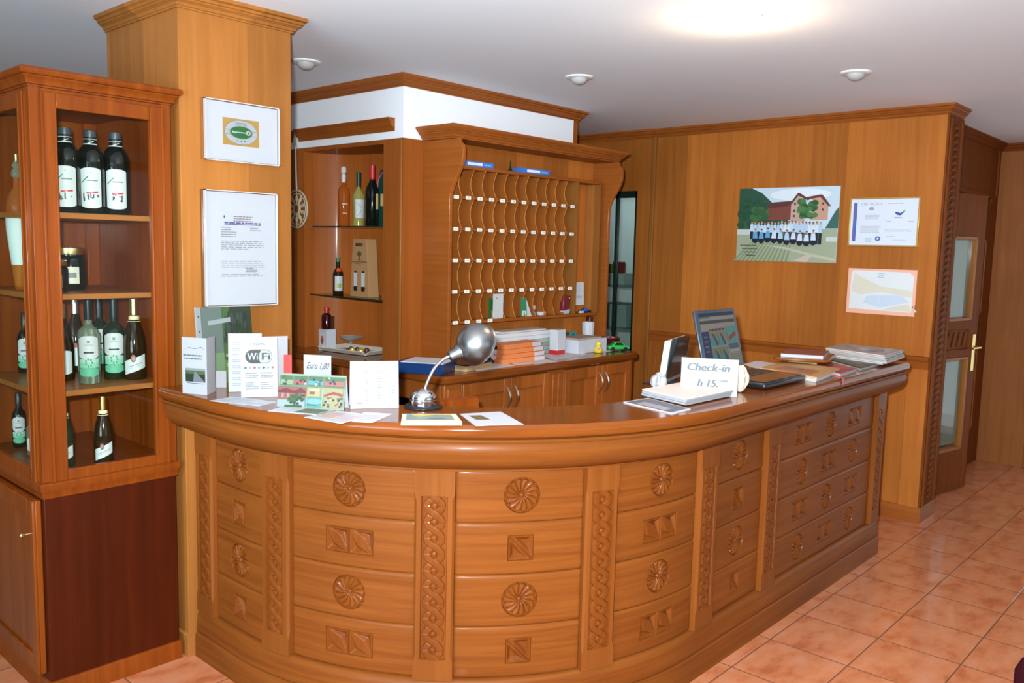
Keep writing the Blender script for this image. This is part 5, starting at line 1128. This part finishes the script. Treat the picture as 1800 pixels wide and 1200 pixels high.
leaf('paper_roll', 'curled white printed paper standing in the wide right slot of the key rack', 'sheet of paper', 4.42, 3.47, z5+.05, .095, .15, .003, -3, PAPER, .05, lambda q: (q.lines(.2, .8, .3, .42, 2, (120, 140, 190), .4, 3), q.lines(.2, .7, .6, .9, 3, (180, 180, 190), .3, 4)))
t = thing('key_bunch', 'bunch of dark keys with a blue tag in the wide slot', 'keys', (4.44, 3.45, z5)); m = MB()
m.tube([(0, 0, .012), (.03, -.006, .02), (.06, 0, .03), (.10, .01, .012), (.13, 0, .008)], .006); m.tube([(.02, .01, .004), (.05, .0, .006), (.09, -.01, .004)], .005); m.build('keys', mat('dark_metal', rgb(40, 60, 60), .3, .6), t); MB().box((.045, -.015, .0105), (.075, 0, .032)).build('tag', flatc(50, 90, 190), t); MB().box((.0, -.02, .0005), (.03, 0, .014)).build('fob', PAPER, t)

# ================================================================= NICHE
gl = MB()
for nm, z, lb in (('glass_shelf', 1.755, 'upper clear glass shelf in the wooden niche'), ('glass_shelf', 1.335, 'lower clear glass shelf in the wooden niche')):
    t = thing(nm, lb, 'shelf', (3.2, 4.17, z), 0, 'glass shelves in the niche'); pts = [(3.10, ny1-.012, z-.008), (3.10, ny0+.008, z-.008)]+[(x-.012, min(max(y, ny0+.01), ny1-.014), z-.008) for x, y in arc[::-1]]
    MB().prism(pts, (0, 0, .008)).build('pane', GREENG, t, True, smooth=False)
    m = MB().box((3.098, ny0+.008, z-.0078), (3.1003, ny1-.012, z-.0002)); m.build('front_edge', mat('green_glass_edge', rgb(24, 48, 40), .15, coat=.6), t, True)
def nb_(x, yb, z, yt, uu=3.20): p = P(x, yb, 0, uu); p.z = z; return p, zat(p, yt)-z
p, h = nb_(604, 392, 1.7555, 293); t = bottle(p, 'slim', h, AMB, 'x', 'amber liqueur bottle with glass stopper on the upper niche shelf', 'bottles in the niche'); s_ = h/.325
MB().lathe((0, 0, .24*s_), [(.013, 0), (.015, .03*s_), (.012, .05*s_), (.017, .055*s_), (.017, .078*s_), (.010, .086*s_), (0, .086*s_)], 18).build('stopper', mat('frosted_glass', rgb(214, 208, 206), .3), t)
m = MB(); pp = [(r*s_, z*s_) for r, z in PROF['slim']]; wrap(m, pp, .12*s_, .125*s_, .5, LABW); wrap(m, pp, .07*s_, .074*s_, .4, LABW); m.build('print', None, t)
p, h = nb_(630, 392, 1.7555, 302); t = bottle(p, 'vinegar', h, YEL, 'x', 'pale yellow bottle with dark green cap on the upper niche shelf', 'bottles in the niche', k=1.15); s_ = h/.325
MB().lathe((0, 0, .235*s_), [(.0135, 0), (.0140, .088*s_), (0, .09*s_)], 18).build('cap', mat('dark_green_cap', rgb(24, 62, 44), .3), t); m = MB(); pp = [(r*s_*1.15, z*s_) for r, z in PROF['vinegar']]; wrap(m, pp, .05*s_, .16*s_, .8, LABW); wrap(m, pp, .08*s_, .084*s_, .4, LABD, .0012, slant=.02); wrap(m, pp, .12*s_, .124*s_, .4, LABD, .0012, slant=-.014); m.build('label', None, t)
p, h = nb_(654, 393, 1.7555, 290); t = bottle(p, 'wine', h, DKG, 'x', 'dark wine bottle with red capsule on the upper niche shelf', 'bottles in the niche'); s_ = h/.325; MB().lathe((0, 0, .245*s_), [(.0165, 0), (.017, .078*s_), (.0, .08*s_)], 18).build('capsule', RED, t); MB().box((-.008, -.046, .10), (.008, -.044, .19)).build('neck_tag', mat('kraft_tag', rgb(196, 164, 116), .6), t)
t = thing('gift_box', 'dark green gift bottle box with pink string at the right of the upper niche shelf', 'box', (3.22, P(672, 340, 0, 3.22).y, 1.7555)); MB().prism([(0, -.045, 0), (0, .05, 0), (0, .05, .22), (0, .02, .33), (0, -.045, .33)], (.09, 0, 0)).build('box', mat('dark_green_box', rgb(14, 62, 48), .5), t, bevel=.002); MB().tube([(-.004, .045, .2), (-.006, .03, .27), (-.005, .0, .31), (-.004, -.03, .32)], .003).build('string', mat('pink_string', rgb(190, 90, 150), .5), t); MB().box((-.004, -.02, .12), (-.001, .012, .19)).build('tag', mat('kraft_tag', rgb(196, 164, 116), .6), t)
KRF = mat('kraft_card', rgb(178, 134, 88), .7)
def carrier(v0, lb, wid=.185):
    t = thing('bottle_carrier', lb, 'bottle carrier', (3.17, v0, 1.3355), 0, 'kraft bottle carriers on the lower niche shelf'); w = wid; h = .345
    MB().prism([(0, -w/2, 0), (0, w/2, 0), (0, w/2*.82, h*.66), (0, w/2*.70, h), (0, -w/2*.70, h), (0, -w/2*.82, h*.66)], (.075, 0, 0)).build('box', KRF, t, bevel=.002, smooth=False)
    q = Pic((0, w/2, 0), (0, -1, 0), (0, 0, 1), w, h)
    for a in (.20, .60):
        q.poly([(a-.01, .13), (a+.19, .13), (a+.17, .42), (a+.10, .46), (a+.03, .44)], (30, 24, 20)); q.rect(a-.0, .18, a+.18, .42, (206, 206, 206)); q.rect(a, .10, a+.17, .14, (40, 30, 24))
    q.rect(.34, .875, .66, .93, (96, 60, 40)); q.ell(.34, .9025, .05, .028, (70, 46, 34)); q.ell(.66, .9025, .05, .028, (150, 110, 80)); q.rect(.48, .64, .52, .70, (84, 76, 56))
    for k in range(9): a = k*2*PI/9; q.ell(.5+.07*math.cos(a), .745+.025*math.sin(a), .045, .026, (92, 86, 62), 8)
    q.rect(.42, .635, .58, .645, (84, 76, 56)); q.lines(.12, .88, .595, .62, 1, (110, 84, 54), .8, 4); q.lines(.25, .78, .565, .58, 1, (120, 92, 60), .6, 5); q.build('print', t, True); return t
carrier(P(632, 460, 0, 3.17).y, 'brown kraft two-bottle carrier with tree print in the middle of the lower niche shelf'); carrier(P(690, 460, 0, 3.17).y, 'second brown kraft bottle carrier partly hidden at the right of the niche')
p, h = nb_(594, 520, 1.3355, 453); t = bottle(p, 'wine', h, BRG, 'x', 'small dark bottle with floral label on the lower niche shelf', 'bottles in the niche', k=1.2); s_ = h/.325; MB().lathe((0, 0, .29*s_), [(.019*s_, 0), (.019*s_, .034*s_), (0, .035*s_)], 16).build('cap', mat('green_cap', rgb(30, 120, 80), .3), t); m = MB(); pp = [(r*s_*1.2, z*s_) for r, z in PROF['wine']]; wrap(m, pp, .035*s_, .165*s_, .85, LABW); wrap(m, pp, .06*s_, .10*s_, .4, flatc(150, 170, 70), .0012); wrap(m, pp, .205*s_, .235*s_, .6, flatc(230, 90, 50), .0015); m.build('label', None, t)
# red capped bottle in white gift box, small picture, dish, plate with chocolates
p = P(574, 615, 2, 1.0); p.z = 1.0; t = thing('gift_box', 'white gift box holding a dark bottle with red cap on the niche counter', 'box', p, math.radians(0)); MB().prism([(-.03, -.04, .0005), (-.03, .04, .0005), (-.03, .04, .13), (-.03, -.04, .13)], (.07, 0, 0)).build('box', PAPER, t, bevel=.001, smooth=False); q = Pic((-.03, .04, 0), (0, -1, 0), (0, 0, 1), .08, .13); q.rect(.2, .25, .75, .85, (206, 206, 202)); q.ell(.47, .5, .18, .2, (190, 96, 88)); q.ell(.45, .45, .1, .1, (160, 60, 66)); q.build('print', t, True)
t = bottle((p.x, p.y, 1.131), 'wine', .135, mat('dark_red_glass', (.03, .003, .005, 1), .08, coat=.5), 'x', 'small dark red bottle with red capsule standing in the white gift box', 'bottles in the niche', k=1.9); MB().lathe((0, 0, .088), [(.014, 0), (.013, .025), (.016, .028), (.015, .045), (0, .047)], 18).build('capsule', RED, t)
p = P(573, 570, 0, 3.24); p.z = 1.0; t = thing('framed_picture', 'small dark framed picture standing behind the red-capped bottle', 'picture', p); MB().box((0, -.075, .0005), (.012, .075, .19)).build('frame', mat('dark_wood_frame', rgb(52, 26, 16), .4), t, bevel=.002); MB().box((-.001, -.055, .02), (0.001, .055, .17)).build('picture', flatc(70, 96, 90), t); MB().box((-.002, -.02, .05), (-.0005, .02, .14)).build('figure', flatc(176, 186, 190), t)
p = P(617, 600, 0, 3.28); p.z = 1.0; t = thing('glass_dish', 'footed clear glass dish on the niche counter', 'dish', p); MB().lathe((0, 0, 0), [(.032, .0005), (.034, .004), (.020, .018), (.009, .030), (.009, .036), (.018, .042), (.060, .056), (.078, .070), (.076, .071), (.058, .060), (.015, .047), (0, .046)], 36).build('dish', mat('pressed_glass', (.85, .92, .88, 1), .06, trans=.7, bump=.8), t)
c4 = [P(588, 612, 2, 1.0), P(625, 622, 2, 1.0), P(671, 614, 2, 1.0), P(630, 605, 2, 1.0)]; b_ = base_of(c4); b_ = Vector((3.15, 4.14, 1.0)); t = thing('tray', 'white ribbed tray with wrapped chocolates on the niche counter', 'tray', b_, math.radians(8))
m = MB(); m.box((-.09, -.17, .004), (.09, .17, .009))
m.sweep([(-.09, -.17), (-.09, .17), (.09, .17), (.09, -.17), (-.09, -.17)], [(0, .003), (.028, .026), (.028, .030), (0, .009)], side=-1); m.build('tray', mat('cream_plastic', rgb(214, 206, 190), .4), t, fix=True)
for k, (x, y, c) in enumerate([(-.03, .0, (72, 34, 22)), (-.02, -.045, (72, 34, 22)), (-.045, -.03, (214, 176, 70)), (-.03, -.09, (214, 186, 80)), (0, -.11, (90, 50, 34)), (-.05, -.12, (220, 190, 90)), (-.02, .05, (60, 30, 22))]):
    tt = thing('chocolate', ['dark chocolate in the middle of the tray', 'dark chocolate touching the gold one on the tray', 'gold-wrapped chocolate in front on the tray', 'gold-wrapped chocolate right of the dark ones', 'brown chocolate at the back right of the tray', 'gold-wrapped chocolate nearest the right rim', 'small dark chocolate at the left of the tray'][k], 'chocolate', b_+Vector((x, y, .0095)), 0, 'chocolates on the tray'); r_ = .017 if k < 6 else .010
    MB().lathe((0, 0, 0), [(0, 0), (r_*.8, .001), (r_, r_*.8), (r_*.8, r_*1.4), (0, r_*1.75)], 14).build('wrapper', mat('choc_%d' % k, rgb(*c), .3, .3 if c[0] > 200 else 0, coat=.3), tt)
bx('napkin', 'folded yellow napkin behind the tray in the niche', 'napkin', Vector((3.27, 4.06, 0)), 1.0, (.012, .26, .022), 0, mat('yellow_napkin', rgb(206, 150, 44), .7))
# hanging round straw ornament beside the niche
c_ = P(519, 367, 0, 3.045); t = thing('wall_ornament', 'round woven lace ornament hanging on a white cord beside the niche', 'ornament', (3.055, c_.y, c_.z)); STR = mat('cream_cord', rgb(196, 186, 158), .7)
def ring(cy, cz, r, tr, n=36, x=0): return [(x, cy+r*math.cos(2*PI*k/n), cz+r*math.sin(2*PI*k/n)) for k in range(n+1)]
m = MB(); m.tube(ring(0, 0, .115, 0), .0055, 8); m.tube(ring(0, 0, .028, 0, 20), .004, 6)
for k in range(10):
    a = k*2*PI/10; m.tube(ring(.068*math.cos(a), .068*math.sin(a), .030, 0, 16), .0035, 6); m.tube([(0, .03*math.cos(a+.3), .03*math.sin(a+.3)), (0, .11*math.cos(a+.3), .11*math.sin(a+.3))], .0028, 6)
m.build('lace_disc', STR, t); MB().tube([(0, .0, .115), (-.002, .004, .25), (0, .01, .395)], .005, 8).build('cord', mat('white_cord', rgb(214, 212, 206), .7), t); MB().prism([(-.006, -.014, .385), (-.006, .034, .385), (-.006, .034, .40), (-.006, .012, .47), (-.006, -.006, .43)], (.010, 0, 0)).build('bow', mat('white_cord', rgb(214, 212, 206), .7), t)

# ================================================================= OFFICE THROUGH THE GLASS
t = thing('office_shelf', 'grey metal shelf unit full of office boxes seen through the glass', 'shelf', (6.3, 4.35, 0)); GM = mat('grey_metal', rgb(150, 156, 158), .5)
m = MB()
for z in (.55, .98, 1.35): m.box((6.1, 3.7, z-.02), (6.6, 5.2, z))
for x, y in ((6.1, 3.7), (6.57, 3.7), (6.1, 5.17), (6.57, 5.17)): m.box((x, y, 0), (x+.03, y+.03, 1.5))
m.build('frame', GM, t, True)
for k, (y, z, w, h, d, c, lb) in enumerate([(4.42, .98, .34, .20, .35, (190, 194, 196), 'pale grey office printer on the office shelf'), (4.10, .98, .20, .28, .2, (150, 120, 80), 'brown folder on the office shelf'), (4.45, 1.35, .32, .10, .3, (206, 210, 214), 'white box on the top office shelf'), (4.52, 1.45, .22, .08, .2, (110, 150, 60), 'green box on the top office shelf'), (4.38, 1.45, .07, .10, .1, (170, 50, 54), 'red box on the top office shelf'), (4.1, .55, .4, .2, .3, (120, 124, 120), 'dark grey box on the low office shelf')]):
    bx('office_box' if k else 'printer', lb, 'box' if k else 'printer', Vector((6.14, y-w/2, 0)), z, (d, w, h), 0, flatc(*c), bev=.004)
MB_ = MB

# ================================================================= CEILING LIGHTS
def spot(px, py, label, on=False):
    p = P(px, py, 2, H); t = thing('ceiling_spotlight', label, 'ceiling light', (p.x, p.y, H), 0, 'recessed ceiling spotlights')
    MB().lathe((0, 0, 0), [(.075, 0), (.074, -.006), (.066, -.010), (.050, -.010), (.046, -.006), (.046, 0)], 36).build('trim_ring', mat('white_metal', rgb(226, 226, 226), .35), t)
    MB().lathe((0, 0, 0), [(.046, -.004), (.044, -.016), (.034, -.030), (.018, -.038), (0, -.040)], 30).build('eyeball', mat('grey_metal_lamp', rgb(176, 174, 172), .35), t); return t
spot(537, 108, 'recessed ceiling spotlight beside the sign column'); spot(1018, 135, 'recessed ceiling spotlight above the key rack'); spot(1504, 127, 'recessed ceiling spotlight above the picture wall')
t = thing('ceiling_spotlight', 'glowing ceiling spotlight, the only one switched on', 'ceiling light', (3.112, 1.676, H), 0, 'recessed ceiling spotlights')
MB().lathe((0, 0, 0), [(.085, 0), (.084, -.006), (.072, -.012), (.055, -.010), (.05, 0)], 36).build('trim_ring', mat('white_metal', rgb(226, 226, 226), .35), t)
MB().lathe((0, 0, 0), [(.05, -.004), (.048, -.018), (.036, -.034), (.018, -.042), (0, -.044)], 30).build('lit_bulb', mat('lit_bulb', (1, .86, .62, 1), .5, emit=60), t)

# ================================================================= DOORS
def door_leaf(name, hinge, ang, w, handle=True):
    e = thing(name, '', ''); del e['label']; del e['category']; e.location = hinge; e.rotation_euler = (0, 0, ang); e['kind'] = 'structure'
    f = MB(); t_ = .04; y0_, y1_ = -t_/2, t_/2; hgt_ = 2.09; sw = .11
    def b(a, c, z, zz, e0=0): f.box((a, y0_+e0, z), (c, y1_-e0, zz))
    b(0, sw, .01, hgt_); b(w-sw, w, .01, hgt_); b(sw, w-sw, .01, .30); b(sw, w-sw, 1.80, hgt_); b(sw, w-sw, .965, 1.02); b(sw, w-sw, 1.16, 1.22); b(sw, w-sw, 1.02, 1.16, .012)
    for k in range(6): x = sw+.02+k*(w-2*sw-.04)/6; f.prism([(x, y0_+.006, 1.04), (x+.04, y0_+.006, 1.04), (x+.07, y0_+.006, 1.14), (x+.03, y0_+.006, 1.14)], (0, -.004, 0))
    o = f.build('door_frame', DOORW, e, bevel=.003)
    bd = MB()
    for z0_, z1__ in ((.30, .965), (1.22, 1.80)):
        for a, c, d, g in ((sw, sw+.022, z0_, z1__), (w-sw-.022, w-sw, z0_, z1__), (sw, w-sw, z0_, z0_+.02), (sw, w-sw, z1__-.02, z1__)): bd.box((a, y0_-.006, d), (c, y1_+.006, g))
    bd.build('glazing_bead', wood(name+'_bead', rgb(146, 88, 38), rgb(160, 102, 48), 'z', .4, .1), e, bevel=.003)
    MB().box((sw, -.003, .30), (w-sw, .003, .965)).box((sw, -.003, 1.22), (w-sw, .003, 1.80)).build('pane', GLASS, e)
    MB().box((sw+.01, .010, .34), (w-sw-.01, .012, .93)).box((sw+.01, .010, 1.25), (w-sw-.01, .012, 1.77)).build('curtain', mat('grey_curtain', rgb(126, 132, 122), .8), e)
    if handle:
        h = MB().box((w-.075, y0_-.008, .86), (w-.035, y0_, 1.12)); h.tube([(w-.055, y0_-.006, 1.03), (w-.055, y0_-.05, 1.03), (w-.055, y0_-.055, 1.03), (w-.17, y0_-.055, 1.03)], .009); h.build('handle', BRASS, e, bevel=.002)
    return e
door_leaf('door_1', (6.02, 1.775, 0), math.radians(-11), .70); door_leaf('door_2', (7.56, 1.815, 0), math.radians(180), .74, False)
# ================================================================= SEATING
t = thing('wooden_chair', 'wooden chair with curved backrest behind the counter, only its top visible', 'chair', (2.215, 2.20, 0), 0)
pts = [(-.21+.42*k/10, .19+.05*math.sin(PI*k/10)) for k in range(11)]
MB().sweep([(x, y) for x, y in pts], [(0, .965), (.02, .965), (.024, 1.0), (.02, 1.045), (0, 1.052)]).build('backrest', CABW, t, fix=True)
for x, y in ((-.19, -.19), (.19, -.19), (-.19, .20), (.19, .20)): MB().tube([(x, y, 0), (x*.97, y*.97, .45)] if y < 0 else [(x, y, 0), (x, y-.03, .45), (x, y+.01, .98)], .018, 10).build('leg', CABW, t)
MB().box((-.22, -.22, .44), (.22, .20, .475)).build('seat', CABW, t, bevel=.01)
MAR = mat('maroon_velvet', rgb(44, 6, 14), .85, spec=.1)
c_ = P(1800, 1178, 2, .45); t = thing('armchair', 'maroon upholstered armchair, only an edge at the lower right of the photo', 'armchair', (2.80, .150, 0), 0)
MB().box((-.30, -.32, .18), (.30, .30, .44)).build('seat', MAR, t, bevel=.05); MB().box((-.34, -.34, .18), (-.24, .30, .62)).build('armrest', MAR, t, bevel=.045); MB().box((.24, -.34, .18), (.34, .20, .50)).build('armrest', MAR, t, bevel=.045); MB().box((-.30, -.42, .18), (.30, -.30, .90)).build('backrest', MAR, t, bevel=.05)
for x in (-.28, .28):
    for y in (-.34, .26): MB().tube([(x, y, 0), (x, y, .2)], [.014, .022], 10).build('leg', CABW, t)
